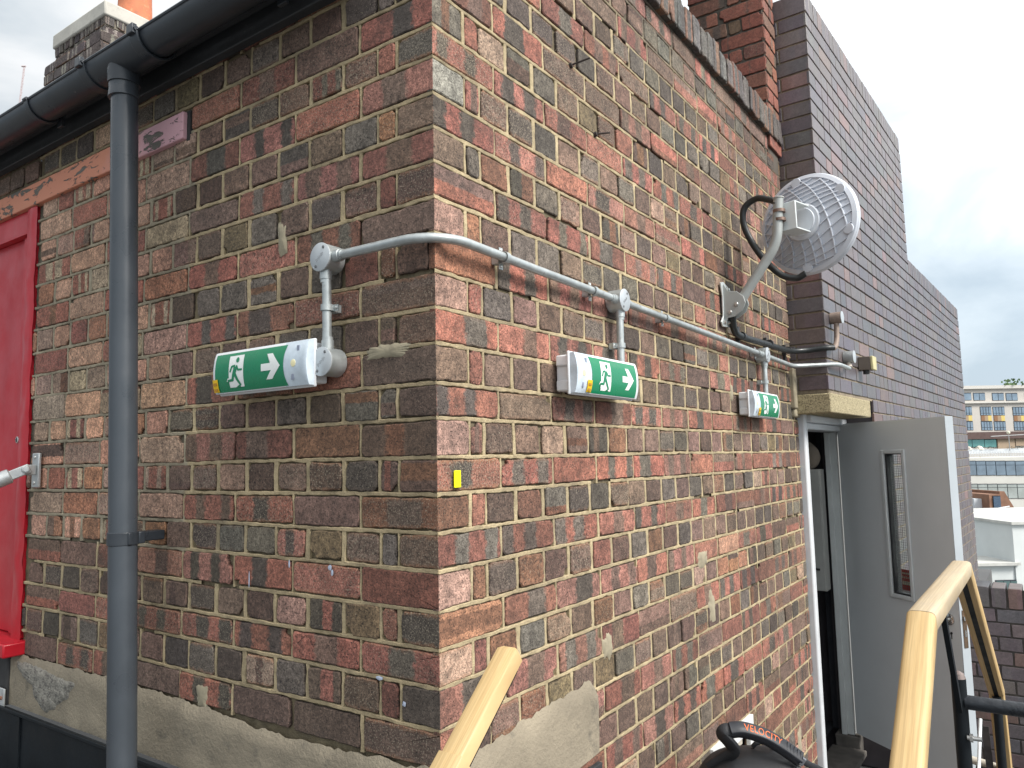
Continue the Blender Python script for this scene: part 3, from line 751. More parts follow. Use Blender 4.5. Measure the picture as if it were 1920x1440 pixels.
exit_sign((.006, .600, -.704), (0, 1, 0), (1, 0, 0), False, 'green exit sign just right of the brick corner under the second round conduit box')
exit_sign((.006, 1.960, -.714), (0, 1, 0), (1, 0, 0), False, 'farthest green exit sign, beside the doorway under the satellite dish')

# yellow sticker, nails
mb = MB(); mb.box((.0035, .046, -.964), (.0055, .0665, -.930)); tag(mb.build('sticker', M('fluorescent_yellow', (.86, .86, .0), .55, amp=.04), None), 'bright yellow blank sticker on a brick beside the corner', 'sticker')
NAIL = M('rusty_nail', (.05, .04, .036), .8, .3)
for (y, z, d, lb) in ((.574, .152, (.05, .018, .012), 'upper rusty nail sticking out of the right brick wall'), (.703, .003, (.035, .022, .002), 'lower bent rusty nail standing out of the right brick wall')):
    mb = MB(); mb.tube([(-.002, y, z), tuple(Vector((0, y, z))+Vector(d))], .0026, 8); mb.tube([(-.004, y-.004, z-.004), (.006, y-.002, z-.002)], .0075, 8)
    tag(mb.build('nail', NAIL, None), lb, 'nail', 'nails left in the right brick wall')

# ---------------------------------------------------------------- handrail at the left door
hr = thing('door_handrail', (-1.67, -.02, -.91), 'grey tubular handrail with a swivel flange fixed beside the red door', 'handrail')
ALU = M('grey_cast_fitting', (.50, .52, .52), .42, .55, amp=.1, scale=40, bump=.2, bscale=200)
mb = MB(); mb.box((-1.697, -.016, -.968), (-1.652, -.006, -.858)); bp = mb.build('flange_plate', ALU, hr, bevel=.003)
for z in (-.872, -.953):
    mb = MB(); mb.lathe((-1.677, -.016, z), (0, -1, 0), [(0, .0055), (.002, .005), (.003, .003)], 14); mb.build('screw', M('zinc', (0, 0, 0)), bp)
d = (Vector((-1.80, -.36, -1.065))-Vector((-1.668, -.045, -.910))).normalized(); s0 = Vector((-1.668, -.045, -.910))
side = d.cross(Vector((0, 0, 1))).normalized(); up2 = side.cross(d)
mb = MB(); mb.box((-1.676, -.05, -.928), (-1.662, -.016, -.895)); mb.obox(s0+d*.02, (d, side, up2), (.032, .011, .015)); mb.lathe(s0-side*.016, side, [(0, .012), (.032, .012)], 20); mb.build('swivel', ALU, hr, bevel=.003)
mb = MB(); mb.lathe(s0-side*.020, side, [(0, .007), (.040, .007)], 6); mb.build('pivot_bolt', M('zinc', (0, 0, 0)), hr)
mb = MB(); mb.lathe(s0+d*.042, d, [(0, .016), (.004, .0235), (.066, .0235), (.068, .021)], 32); sk = mb.build('socket', ALU, hr)
vw = (Vector((.98, -1.15, -.9))-(s0+d*.08)).normalized(); vw = (vw-d*vw.dot(d)).normalized()
mb = MB(); mb.lathe(s0+d*.083+vw*.0225, vw, [(0, .0062), (.002, .0062), (.0022, .0035)], 14); mb.build('grub_screw', M('dark_screw', (0, 0, 0)), sk)
mb = MB(); mb.cyl(s0+d*.11, s0+d*1.1, .0205, 32); mb.build('tube', ALU, hr)

# ---------------------------------------------------------------- dark brick stair tower
TA = R(2.3); TS = Vector((math.sin(TA), math.cos(TA), 0)); TN = Vector((math.cos(TA), -math.sin(TA), 0)); TO = Vector((.165, 2.63, 0))
tower = thing('stair_tower', (.3, 4.5, FLOOR), 'tall dark purple brick stair tower with a stepped parapet and grey door', 'building')
EB = [(.138, .112, .118), (.152, .124, .128), (.124, .102, .112), (.148, .116, .114), (.132, .116, .126)]
def eng():
    c = tuple(x*.80 for x in jit(rnd.choice(EB), .10))
    if rnd.random() < .06: c = jit((.17, .105, .095))
    return (c, jit(c, .1), (rnd.random(), 5, .2, 0))
ZT0 = -.543
def tj(k): return ZT0 + .0752*k
mbT = MB(); WT = Wall(TO, TS, TN, mbT)
SEND, SSTEP, ZTOP, ZLOW = 4.87, 2.32, 1.372, .470
for k in range(-28, 26):
    z0, z1 = tj(k)+.0045, tj(k+1)-.0045; zm = (z0+z1)/2
    if k >= 24: continue
    smax = SEND if z1 < ZLOW-.09 else SSTEP
    if z0 > ZLOW-.10 and z1 < ZLOW+.02: smax = SSTEP
    s_ = 0.0; i = 0; odd = k % 2
    seq = [.1] if odd else [.2145]
    while s_ < smax-.01:
        L = (seq[0] if i == 0 else (.2145 if rnd.random() < .42 else .1025))
        e = min(s_+L, smax)
        if not (s_ < .76 and zm < -.62 and zm > -2.5) and e-s_ > .03 and not (zm < -.62 and e < .93):
            ss = s_ if s_ > .905 or zm > -.62 else max(s_, .905)
            w2 = .0022*noise.noise(Vector((s_*.9, k*3.3, 2.)))
            WT.brick(ss, e, z0+w2, z1+w2, eng(), rough=.28, step=.06, deep=.012, rad=.003)
        s_ = e+.0085; i += 1
        if s_ > .5 and s_ < .905 and zm < -.62: s_ = .905
# brick-on-edge tops
def onedge(s0, s1, zt, h=.104):
    s_ = s0
    while s_ < s1-.03: WT.brick(s_, s_+.0655, zt-h, zt+rnd.uniform(-.002, .002), eng(), rough=.35, step=.05, deep=.2, rad=.003); s_ += .0745
onedge(0.002, SSTEP, ZTOP); onedge(SSTEP+.006, SEND, ZLOW)
DM = lambda u, z: tuple(Vector((.105, .092, .088))*(1+.3*noise.noise(Vector((u*3, z*3, 4))))) if (z > -.25 or u > 1.5 and z > -.6) else tuple(Vector((.27, .225, .17))*(1+.2*noise.noise(Vector((u*5, z*5, 4)))))
WT.mortar(0, SSTEP, -.63, ZTOP-.006, DM, -.006, .002, .05, .0376)
WT.mortar(SSTEP, SEND, -.63, ZLOW-.006, DM, -.006, .002, .05, .0376)
WT.mortar(.905, SEND, FLOOR, -.63, DM, -.006, .002, .05, .0376)
mbT.build('wall', [MORT, EBRICK], tower, smooth=0, recalc=False)
# return face towards -Y
mbF = MB(); WF = Wall((.165, 2.63, 0), (-TN.x, -TN.y, 0), (-TS.x, -TS.y, 0), mbF)
for k in range(-1, 26):
    z0, z1 = tj(k)+.0045, tj(k+1)-.0045
    if k >= 24: z0, z1 = (ZTOP-.104, ZTOP-.004)
    if k > 24: continue
    ln = [.2145]*5 if k % 2 == 0 else [.1025, .2145, .2145, .2145]
    u = 0.001
    if k % 2: ln = [.135, .2145, .2145, .2145]
    for L in ln:
        c = eng(); WF.brick(u, u+L, z0, z1, (tuple(x*1.0 for x in c[0]), c[1], c[2]), rough=.3, step=.05, deep=.012, rad=.003); u += L+.0085
WF.mortar(0, 1.0, -.63, ZTOP-.006, lambda u, z: (.24, .20, .15), -.006, .002, .05, .0376)
mbF.build('wall', [MORT, EBRICK], tower, smooth=0, recalc=False)
# body of the tower behind the brick skins
TCO = M('tower_core', (.045, .038, .042), .8)
mb = MB(); ax = (TS, TN, Vector((0, 0, 1)))
def tbox(s0, s1, n0, n1, z0, z1, mbx=None, mi=0):
    (mbx or mb).obox(TO+TS*((s0+s1)/2)+TN*((n0+n1)/2)+Vector((0, 0, (z0+z1)/2)), ax, ((s1-s0)/2, (n1-n0)/2, (z1-z0)/2), mi)
tbox(.02, SSTEP-.006, -1.6, -.02, -.60, ZTOP-.012); tbox(SSTEP-.004, SEND-.004, -1.6, -.02, -2.64, ZLOW-.012); tbox(1.02, SSTEP-.008, -1.6, -.02, -2.64, -.602)
mb.build('tower_core', TCO, tower)
mb = MB(); tbox(.925, 1.01, -.30, -.013, -2.64, -.604); mb.build('door_pier', M('shadow_dark_return', (.05, .042, .046), .6), tower)  # return coloured extra dark to stand in for shadow under the lintel
# concrete lintel
n = NT('weathered_concrete'); f = n.noise(30, 6, .7); g = n.noise(140, 4, .7)
n.col(n.mix(n.rng(g, .45, .62, 0, 1), n.mix(f, (.36, .30, .17), (.56, .48, .31)), (.16, .135, .08))); n.b.inputs['Roughness'].default_value = .95; n.bump(n.math('ADD', f, g), .9, .006)
mb = MB(); tbox(-.004, .80, -.20, .006, -.725, -.632); mb.build('door_lintel', n.m, tower, bevel=.006)
mb = MB(); mb.box((-.01, 2.585, -.70), (.022, 2.632, -.505)); mb.box((-.01, 2.600, -.74), (.016, 2.69, -.70)); mb.build('mortar_fillet', PATCH, tower, bevel=.008)
mb = MB(); tbox(-.008, .07, -.03, .0045, -.53, -.475)
# door frame
FRM = M('white_painted_frame', (.62, .64, .66), .4, amp=.06, scale=10, bump=.05)
FRG = M('grey_painted_frame', (.52, .54, .53), .45, amp=.06, scale=10, bump=.05)
mb = MB(); mb.box((-.09, 2.700, -2.47), (.030, 2.752, -.705)); fr0 = mb.build('door_frame', FRM, tower, bevel=.010, bseg=3)
mb = MB(); mb.box((-.09, 2.7525, -.762), (.050, 3.56, -.725)); mb.box((-.09, 2.7525, -.795), (.030, 3.56, -.763)); mb.build('frame_head', FRM, fr0, bevel=.006)
mb = MB(); mb.box((-.065, 3.50, -2.47), (.0, 3.56, -.796)); mb.box((-.065, 3.485, -2.47), (-.035, 3.4995, -.796)); mb.build('frame_jamb', FRG, fr0, bevel=.004)
mb = MB(); mb.box((-.12, 2.70, -2.56), (.06, 3.48, -2.53)); mb.box((-.10, 3.481, -2.56), (.03, 3.57, -2.47)); mb.build('threshold', M('worn_stone', (.10, .09, .08), .9, amp=.3, scale=20, bump=.6), fr0, bevel=.006)
# door leaf, half open
Hn, Fn = Vector((.012, 3.484, 0)), Vector((.598, 2.999, 0)); LV = (Fn-Hn).normalized(); LNv = Vector((LV.y, -LV.x, 0)); UPV = Vector((0, 0, 1)); lax = (LV, LNv, UPV)   # LNv faces the camera
LP = lambda s_, d, z: Hn+LV*s_+LNv*d+UPV*z
DG = M('grey_door_paint', (.62, .64, .645), .48, amp=.05, scale=3, bump=.04, bscale=40)
DW = M('door_edge_white', (.42, .46, .49), .42, amp=.04, scale=5, bump=.04)
def lbox(mb, s0, s1, d0, d1, z0, z1): mb.obox(LP((s0+s1)/2, (d0+d1)/2, (z0+z1)/2), lax, ((s1-s0)/2, (d1-d0)/2, (z1-z0)/2))
mb = MB(); Wd, vt, vb, vl, vr = .755, -.925, -1.640, .352, .476
lbox(mb, 0, vl, -.044, 0, -2.45, -.752); lbox(mb, vr, Wd, -.044, 0, -2.45, -.752); lbox(mb, vl, vr, -.044, 0, -2.45, vb); lbox(mb, vl, vr, -.044, 0, vt, -.752)
leaf = mb.build('door', DG, tower, smooth=30)
mb = MB(); lbox(mb, Wd+.0005, Wd+.004, -.046, .0005, -2.45, -.7515); mb.build('edge_strip', DW, leaf, bevel=.001)
BEAD = M('glazing_bead', (.58, .60, .60), .4, amp=.05, bump=.03)
mb = MB(); w = .020
for a in ((vl-w, vl-.001, .0008, .011, vb-w, vt+w), (vr+.001, vr+w, .0008, .011, vb-w, vt+w), (vl-.001, vr+.001, .0008, .0105, vb-w, vb-.001), (vl-.001, vr+.001, .0008, .0105, vt+.001, vt+w)): lbox(mb, *a)
mb.build('glazing_bead', BEAD, leaf, bevel=.003)
mb = MB()
for a in ((vl, vl+.012, -.0435, -.0005, vb, vt), (vr-.003, vr, -.0435, -.0005, vb, vt), (vl+.012, vr-.003, -.0435, -.0005, vb, vb+.006), (vl+.012, vr-.003, -.0435, -.0005, vt-.004, vt)): lbox(mb, *a)
mb.build('glazing_rebate', M('black_rebate', (.02, .02, .022), .6), leaf)
n = NT('wired_glass'); n.b.inputs['Transmission Weight'].default_value = 1; n.b.inputs['Roughness'].default_value = .02; n.b.inputs['IOR'].default_value = 1.12; n.b.inputs['Base Color'].default_value = (.86, .93, .9, 1)
mb = MB(); lbox(mb, vl+.0125, vr-.0035, -.026, -.022, vb+.0065, vt-.0045); gl = mb.build('glass', n.m, leaf, smooth=0)
mb = MB(); g = .0125
WIRE = M('glass_wire', (.13, .14, .14), .5, .5)
x = vl+.016
while x < vr-.006: lbox(mb, x-.0006, x+.0006, -.0215, -.0205, vb+.008, vt-.006); x += g
z = vb+.012
while z < vt-.008: lbox(mb, vl+.014, vr-.005, -.0214, -.0206, z-.0006, z+.0006); z += g
mb.build('glass_wire', WIRE, gl, smooth=0)
mb = MB(); lbox(mb, vl+.030, vr-.006, -.0300, -.0285, vb+.020, vb+.125); nt = mb.build('notice', M('red_notice', (.52, .05, .04), .6, amp=.1), gl)
mb = MB(); lbox(mb, vl+.032, vr-.007, -.0284, -.0282, vb+.048, vb+.066)
for i in range(7): lbox(mb, vl+.034+i*.0115, vl+.041+i*.0115, -.0284, -.0282, vb+.080, vb+.092-.003*(i % 2))
for i in range(6): lbox(mb, vl+.036+i*.0125, vl+.045+i*.0125, -.0284, -.0282, vb+.102, vb+.109)
mb.build('notice_print', M('cream_print', (.72, .62, .50), .6), gl)
SSS = M('stainless_steel', (.58, .57, .55), .22, 1., amp=.06, scale=30, bump=0)
mb = MB(); q = LP(.700, 0, -1.705); mb.lathe(q, LNv, [(0, .026), (.006, .026), (.008, .022), (.0085, .010), (.045, .010)], 28)
mb.tube(spline([q+LNv*.045, q+LNv*.055-LV*.012, q+LNv*.056-LV*.06, q+LNv*.055-LV*.125]), .0092, 16); mb.build('door_handle', SSS, leaf)
mb = MB(); lbox(mb, .7005, .7055, .0003, .0018, -1.795, -1.768); lbox(mb, .682, .704, .0003, .0016, -1.775, -1.771); mb.lathe(LP(.703, .0002, -1.768), LNv, [(0, .006), (.0016, .006)], 12); mb.build('keyhole', M('black_hole', (0, 0, 0)), leaf)
mb = MB(); lbox(mb, Wd+.0045, Wd+.0065, -.033, -.011, -1.825, -1.655); lp_ = mb.build('lock_plate', M('brown_lock_plate', (.16, .11, .075), .4, .6, amp=.25, scale=30), leaf)
mb = MB(); lbox(mb, Wd+.0065, Wd+.016, -.029, -.015, -1.700, -1.682); lbox(mb, Wd+.0065, Wd+.008, -.027, -.017, -1.775, -1.745); mb.build('latch', SSS, lp_)
mb = MB(); mb.lathe(LP(.708, 0, -1.965), LNv, [(0, .004), (.0015, .003)], 8); mb.build('paint_chip', SWH, leaf)
# room behind the door
ROOM = M('unlit_room_tone', (.016, .017, .022), .9)  # near-black wall colour stands in for the unlit interior
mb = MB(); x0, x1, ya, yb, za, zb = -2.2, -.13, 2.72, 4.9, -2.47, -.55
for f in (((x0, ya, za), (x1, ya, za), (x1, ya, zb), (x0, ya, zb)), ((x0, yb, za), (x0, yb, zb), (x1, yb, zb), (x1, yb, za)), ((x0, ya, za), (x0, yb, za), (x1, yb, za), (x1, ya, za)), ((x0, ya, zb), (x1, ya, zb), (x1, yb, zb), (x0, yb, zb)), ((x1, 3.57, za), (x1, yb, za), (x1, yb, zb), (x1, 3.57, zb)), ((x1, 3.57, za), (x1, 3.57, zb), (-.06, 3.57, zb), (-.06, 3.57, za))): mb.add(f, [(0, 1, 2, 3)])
mb.build('room_wall', ROOM, tower, recalc=False)  # unseen west side left open to let skylight in
cb = MB(); cb.box((-.60, 3.385, -1.68), (-.072, 3.47, -1.005)); cab = cb.build('cupboard', M('pale_cupboard', (.34, .34, .32), .6, amp=.08), None, bevel=.004)
tag(cab, 'pale wall cupboard inside the dark doorway', 'cupboard')
mb = MB(); mb.box((-.595, 3.371, -1.675), (-.34, 3.384, -1.01)); mb.box((-.336, 3.371, -1.675), (-.077, 3.384, -1.01)); mb.build('cupboard_door', M('pale_cupboard', (0, 0, 0)), cab, bevel=.002)
mb = MB(); mb.tube([(-.16, 3.365, -1.56), (-.13, 3.355, -1.555), (-.10, 3.365, -1.56)], .006, 8); mb.build('cupboard_handle', M('black_hole', (0, 0, 0)), cab)
mb = MB()
def sack(a, b):
    t, ph = a*2*math.pi, b*math.pi; q = 1+.12*noise.noise(Vector((math.cos(t)*1.3, math.sin(t)*1.3, b*3)))
    return (-.135+.055*q*math.sin(ph)*math.cos(t), 3.43+.035*q*math.sin(ph)*math.sin(t), -.930+.075*q*math.cos(ph))
mb.grid(sack, 24, 16); tag(mb.build('storage_bag', M('beige_cloth', (.24, .20, .16), .9, amp=.15, bump=.3), None), 'rounded beige bag on top of the cupboard inside the dark doorway', 'bag')
chr_ = thing('office_chair', (-.42, 3.75, -2.465), 'dark office chair standing in the shade behind the door frame', 'chair')
mb = MB(); mb.box((-.62, 3.60, -2.06), (-.20, 3.98, -1.99)); mb.build('seat', M('dark_fabric', (.05, .05, .055), .9), chr_, bevel=.02)
mb = MB(); mb.box((-.62, 4.0, -1.93), (-.20, 4.06, -1.50)); mb.build('backrest', M('dark_fabric', (0, 0, 0)), chr_, bevel=.02)
mb = MB(); mb.cyl((-.41, 3.8, -2.4), (-.41, 3.8, -2.06), .025); mb.build('column', STEEL, chr_)
for k in range(5):
    a = k*1.2566; mb = MB(); mb.tube([(-.41, 3.8, -2.40), (-.41+.24*math.cos(a), 3.8+.24*math.sin(a), -2.44)], .016, 10); mb.build('leg', STEEL, chr_)

# fittings on the tower
def tp(s_, n_, z): return TO+TS*s_+TN*n_+Vector((0, 0, z))
tb = thing('round_box', tuple(tp(.31, .0, -.445)), 'round galvanised box on the dark tower wall at the end of the conduit', 'junction box')
mb = MB(); mb.lathe(tp(.31, .002, -.437), TN, [(0, .03), (.002, .031), (.046, .031)], 28); mb.build('body', GALV, tb)
mb = MB(); mb.lathe(tp(.31, .0485, -.437), TN, [(0, .032), (.003, .032), (.0035, .030)], 28); mb.build('lid', GLID, tb)
mb = MB(); mb.cyl(tp(.31, .022, -.462), tp(.292, .03, -.492), .013, 16); mb.build('spout', M('rusted_white_spout', (.48, .42, .36), .7, amp=.25, scale=40), tb)
pc = thing('photocell', tuple(tp(.625, .0, -.45)), 'small cream plastic sensor box on the dark tower wall above the concrete lintel', 'sensor box')
CRM = M('cream_plastic', (.50, .45, .24), .5, amp=.12, scale=20)
mb = MB(); mb.obox(tp(.64, .031, -.443), ax, (.040, .030, .036)); mb.build('housing', M('brown_plastic', (.13, .105, .085), .5, amp=.2), pc, bevel=.003)
mb = MB(); mb.obox(tp(.64, .069, -.443), ax, (.041, .0075, .037)); mb.build('cover', CRM, pc, bevel=.004)
mb = MB(); mb.cyl(tp(.62, .035, -.480), tp(.62, .035, -.500), .016, 18); mb.build('gland', M('black_hole', (0, 0, 0)), pc)
bb = thing('old_pipe_box', tuple(tp(.10, .0, -.30)), 'old brown round box with a bent pipe on the dark tower corner', 'junction box')
RBN = M('brown_stained_metal', (.26, .20, .165), .6, .3, amp=.35, scale=35, bump=.3)
mb = MB(); mb.lathe(tp(.105, .002, -.265), TN, [(0, .028), (.050, .028)], 24); mb.build('body', RBN, bb)
mb = MB(); mb.lathe(tp(.105, .0525, -.265), TN, [(0, .030), (.003, .030), (.0035, .027)], 24); mb.build('lid', GLID, bb)
mb = MB(); mb.tube(spline([tp(.105, .026, -.292), tp(.10, .026, -.34), tp(.085, .026, -.385), tp(.045, .026, -.415), tp(.010, .022, -.420)]), .0125, 14); mb.build('pipe', RBN, bb)

# ---------------------------------------------------------------- dish with its bracket, and black cable tube
dish = thing('satellite_dish', (0, 1.70, -.33), 'white ribbed dish antenna seen from behind on a grey wall bracket', 'satellite dish')
GRYM = M('grey_coated_metal', (.36, .38, .37), .42, .2, amp=.06, scale=15, bump=.05)
DSH = M('dish_white_plastic', (.60, .63, .69), .42, amp=.04, scale=8, bump=.03)
MNT = M('mount_white_plastic', (.68, .72, .72), .38, amp=.04)
# wall plate with two flared feet
mb = MB(); Wp = lambda y, z, d: (d, y, z)
poly = [(-.045, .078), (-.012, .085), (.035, .072), (.040, .052), (.012, .035), (.010, -.02), (.012, -.045), (.05, -.068), (.046, -.085), (-.040, -.092), (-.055, -.075), (-.030, -.05), (-.028, .03)]
mb.prism(poly, (.007, 1.693, -.335), (0, 1, 0), (0, 0, 1), (1, 0, 0), .006); wp = mb.build('wall_plate', M('pale_grey_metal', (.55, .58, .57), .4, .3, amp=.06), dish, bevel=.0015)
for (y, z) in ((1.712, -.275), (1.705, -.405), (1.66, -.41)):
    mb = MB(); mb.lathe((.013, y, z), (1, 0, 0), [(0, .0085), (.005, .0085), (.0055, .005), (.011, .005)], 6); mb.build('bolt', M('zinc', (0, 0, 0)), wp)
mb = MB(); PT = [(0, .075), (.018, .045), (.05, .040), (.075, .018), (.082, -.008), (.070, -.035), (.04, -.055), (.012, -.058), (0, -.085)]
for yy in (1.672, 1.712): mb.prism(PT, (.0135, yy, -.335), (1, 0, 0), (0, 0, 1), (0, 1, 0), .005)
fl2 = mb.build('flange', GRYM, dish, bevel=.001)
for (x, z) in ((.062, -.345), (.036, -.372)):
    mb = MB(); mb.lathe((x, 1.664, z), (0, 1, 0), [(0, .006), (.003, .0085), (.058, .0085)], 12); mb.build('bolt', M('zinc', (0, 0, 0)), fl2)
mb = MB(); mb.tube(arc_path([(.045, 1.694, -.365), (.214, 1.709, -.128), (.226, 1.715, .042)], .05, 10), .0182, 24); arm = mb.build('arm', GRYM, dish)
mb = MB(); mb.lathe((.226, 1.715, .043), (0, 0, 1), [(0, .0205), (.004, .0205), (.006, .016)], 24); mb.build('arm_cap', M('arm_cap_plastic', (.45, .46, .44), .5), arm)
mb = MB(); mb.lathe((.216, 1.6935, .022), (-.25, -.97, 0), [(0, .003), (.003, .003)], 10); mb.build('bolt_hole', M('black_hole', (0, 0, 0)), arm)
# reflector: shallow dome, axis DA (facing away)
DA = Vector((math.sin(R(14)), math.cos(R(14)), 0.02)).normalized(); DC = Vector((.285, 1.905, -.022)); dx = DA.cross(Vector((0, 0, 1))).normalized(); dz = dx.cross(DA); DR = .198
def dp_(x, z, lift=0):     # back surface of the dome; x,z in disc units
    r = math.hypot(x, z); return DC + dx*x*DR + dz*z*DR - DA*(.052*(1-r*r) + lift)
mb = MB(); N = 64; rings = [0.02]+[i/14 for i in range(1, 15)]
vs = []
for r in rings:
    for i in range(N): t = 2*math.pi*i/N; vs.append(dp_(r*math.cos(t), r*math.sin(t)))
k0 = len(rings)
for (r, l) in ((1.0, -.012), (.985, -.012)):
    for i in range(N): t = 2*math.pi*i/N; vs.append(dp_(r*math.cos(t), r*math.sin(t), l))
for r in rings[::-1]:
    for i in range(N): t = 2*math.pi*i/N; vs.append(dp_(r*.985*math.cos(t), r*.985*math.sin(t), -.004))
nr = len(vs)//N
mb.add(vs, [(a*N+i, a*N+(i+1) % N, (a+1)*N+(i+1) % N, (a+1)*N+i) for a in range(nr-1) for i in range(N)]+[tuple(range(N)), tuple(range((nr-1)*N, nr*N))])
refl = mb.build('reflector', DSH, dish, smooth=35)
def rib(mb, pts, h=.008, w=.0017, cw=None):
    P2 = [Vector(p) for p in pts]; vs = []; n_ = len(P2)
    for i, p in enumerate(P2):
        t = (P2[min(i+1, n_-1)]-P2[max(i-1, 0)]).normalized(); q = Vector((-t.y, t.x))*(w/DR)
        for (sg, l) in ((-1, -.001), (-.7, h), (.7, h), (1, -.001)):
            a = p+q*sg; vs.append(dp_(a.x, a.y, l))
    mb.add(vs, [(i*4+j, i*4+(j+1) % 4, (i+1)*4+(j+1) % 4, (i+1)*4+j) for i in range(n_-1) for j in range(4)]+[(0, 1, 2, 3), tuple((n_-1)*4+j for j in (3, 2, 1, 0))])
mb = MB()
def ribline(fn, t0, t1, n_=60, rmin=.37, rmax=.90, h=.009, w_=.0021):
    run = []
    for i in range(n_+1):
        x, z = fn(t0+(t1-t0)*i/n_)
        if rmin < math.hypot(x, z) < rmax: run.append((x, z))
        else:
            if len(run) > 2: rib(mb, run, h, w_)
            run = []
    if len(run) > 2: rib(mb, run, h, w_)
ca_, sa_ = math.cos(R(24)), math.sin(R(24))
for k in range(-7, 8):                                             # wavy ribs running across
    def fn(t, k=k):
        x, z = t, k*.135+.085*math.sin(2.6*t+.5*k+.4); return (x*ca_-z*sa_, x*sa_+z*ca_)
    ribline(fn, -1, 1)
for k in range(8):                                                 # bowed cross ribs
    def fn(t, k=k):
        r = .62+k*.225+.05*math.sin(3*t+k); return (-1.15+r*math.cos(t), -.55+r*math.sin(t))
    ribline(fn, -.9, 1.9, 80)
rib(mb, [(.945*math.cos(t), .945*math.sin(t)) for t in [2*math.pi*i/72 for i in range(73)]], .0085, .0105)
mb.build('rib', DSH, refl, smooth=35)
mb = MB(); mb.lathe(dp_(0, 0, -.012), -DA, [(0, .072), (.012, .072), (.016, .068), (.0165, .055), (.022, .053), (.023, .02)], 48); hub = mb.build('hub', M('hub_plastic', (.66, .69, .74), .36, amp=.03), refl)
mc = dp_(0, 0, .020)
mb = MB()                                                          # U-shaped clevis between hub and mast
for sg in (1, -1): mb.obox(mc - DA*.050 + dz*.050*sg + dx*.004, (dx, DA, dz), (.038, .052, .003))
mb.obox(mc - DA*.100 + dx*.004, (dx, DA, dz), (.038, .004, .053)); mt = mb.build('clevis', MNT, dish, bevel=.002)
mb = MB()
for z_ in (.016, -.010): mb.cyl(mc-DA*.112+dx*-.018+dz*z_, mc-DA*.035+dx*-.020+dz*z_, .004, 10); mb.lathe(mc-DA*.095-dx*.018+dz*z_, DA, [(0, .009), (.007, .009)], 6)
mb.build('bolt', M('zinc', (0, 0, 0)), mt)
mb = MB(); mb.tube([(.226, 1.715, -.012), (.226, 1.715, -.0)], .0225, 24); mb.tube([(.226, 1.715, -.045), (.226, 1.715, -.034)], .0225, 24); mb.build('clamp', M('copper_brown_clamp', (.22, .15, .12), .4, .6), mt)
for a in (R(100), R(-92), R(-20), R(35)):
    mb = MB(); q = dp_(.87*math.cos(a), .87*math.sin(a), .004); mb.lathe(q, -DA, [(0, .020), (.006, .019), (.007, .004)], 20); mb.build('boss', DSH, refl)
CABL = M('black_corrugated_tube', (.016, .019, .020), .42, amp=.2, scale=40, bump=.15, bscale=160)
cab1 = MB(); cab1.tube(spline([(.288, 1.80, -.238), (.25, 1.80, -.250), (.19, 1.795, -.222), (.120, 1.79, -.130), (.072, 1.785, -.02), (.075, 1.785, .055), (.125, 1.78, .082), (.178, 1.755, .060), (.218, 1.73, .035)]), .0125, 16)
tag(cab1.build('cable_loop', CABL, None), 'thick black cable looping between the dish edge and the top of its arm', 'cable')
cab2 = MB(); cab2.tube(spline([(.035, 1.70, -.385), (.026, 1.735, -.425), (.026, 1.80, -.446), (.026, 2.1, -.441), (.028, 2.40, -.437), (.035, 2.52, -.432), (.085, 2.585, -.428), (.165, 2.61, -.422), (.195, 2.64, -.420)]), .0135, 14)
cbt = tag(cab2.build('black_conduit', CABL, None), 'black cable tube running from the dish bracket along the brick to the dark tower', 'cable')
mb = MB()
for y in (1.83, 2.20, 2.49): mb.tube([(.026, y-.008, -.4435+.012*(y > 2.1)), (.026, y+.008, -.4435+.012*(y > 2.1))], .0165, 16); mb.box((.002, y-.009, -.478), (.014, y+.009, -.405))
mb.build('clip', M('black_clip', (.03, .03, .032), .4), cbt)

# ---------------------------------------------------------------- red brick pier behind the coping
pier = thing('brick_pier', (-.2, 2.5, .6), 'red brick chimney pier rising behind the coping beside the dark tower', 'chimney')
mb = MB(); W1 = Wall((.012, 2.44, 0), (-1, 0, 0), (0, -1, 0), mb); W2 = Wall((.012, 2.44, 0), (0, 1, 0), (1, 0, 0), mb)
RP = [(.28, .105, .075), (.25, .09, .066), (.20, .085, .065), (.30, .125, .085), (.19, .115, .08)]
for k in range(0, 14):
    z0 = .55+k*.0765; st = lambda: ((lambda c: (c, jit((.12, .09, .075)), (rnd.random(), 5, .12 if rnd.random() < .3 else .01, 0)))(jit(rnd.choice(RP))))
    for u, L in ((0.001, .215), (.225, .15)) if k % 2 else ((.001, .102), (.113, .06), (.184, .19)):
        W1.brick(u, u+L, z0, z0+.066, st(), rough=1.2)
    for u, L in ((.001, .10), (.112, .075)) if k % 2 else ((.001, .19),): W2.brick(u, u+L, z0, z0+.066, st(), rough=.8)
cm_ = lambda u, z: (.13, .115, .10)
W1.mortar(0, .37, .55, 1.62, cm_, -.007); W2.mortar(0, .19, .55, 1.62, cm_, -.007)
mb.build('stack', [MORT, RBRICK], pier, smooth=0, recalc=False)
mb = MB(); mb.box((-.365, 2.46, .45), (.0, 2.60, 1.60)); mb.build('pier_core', CORE, pier)

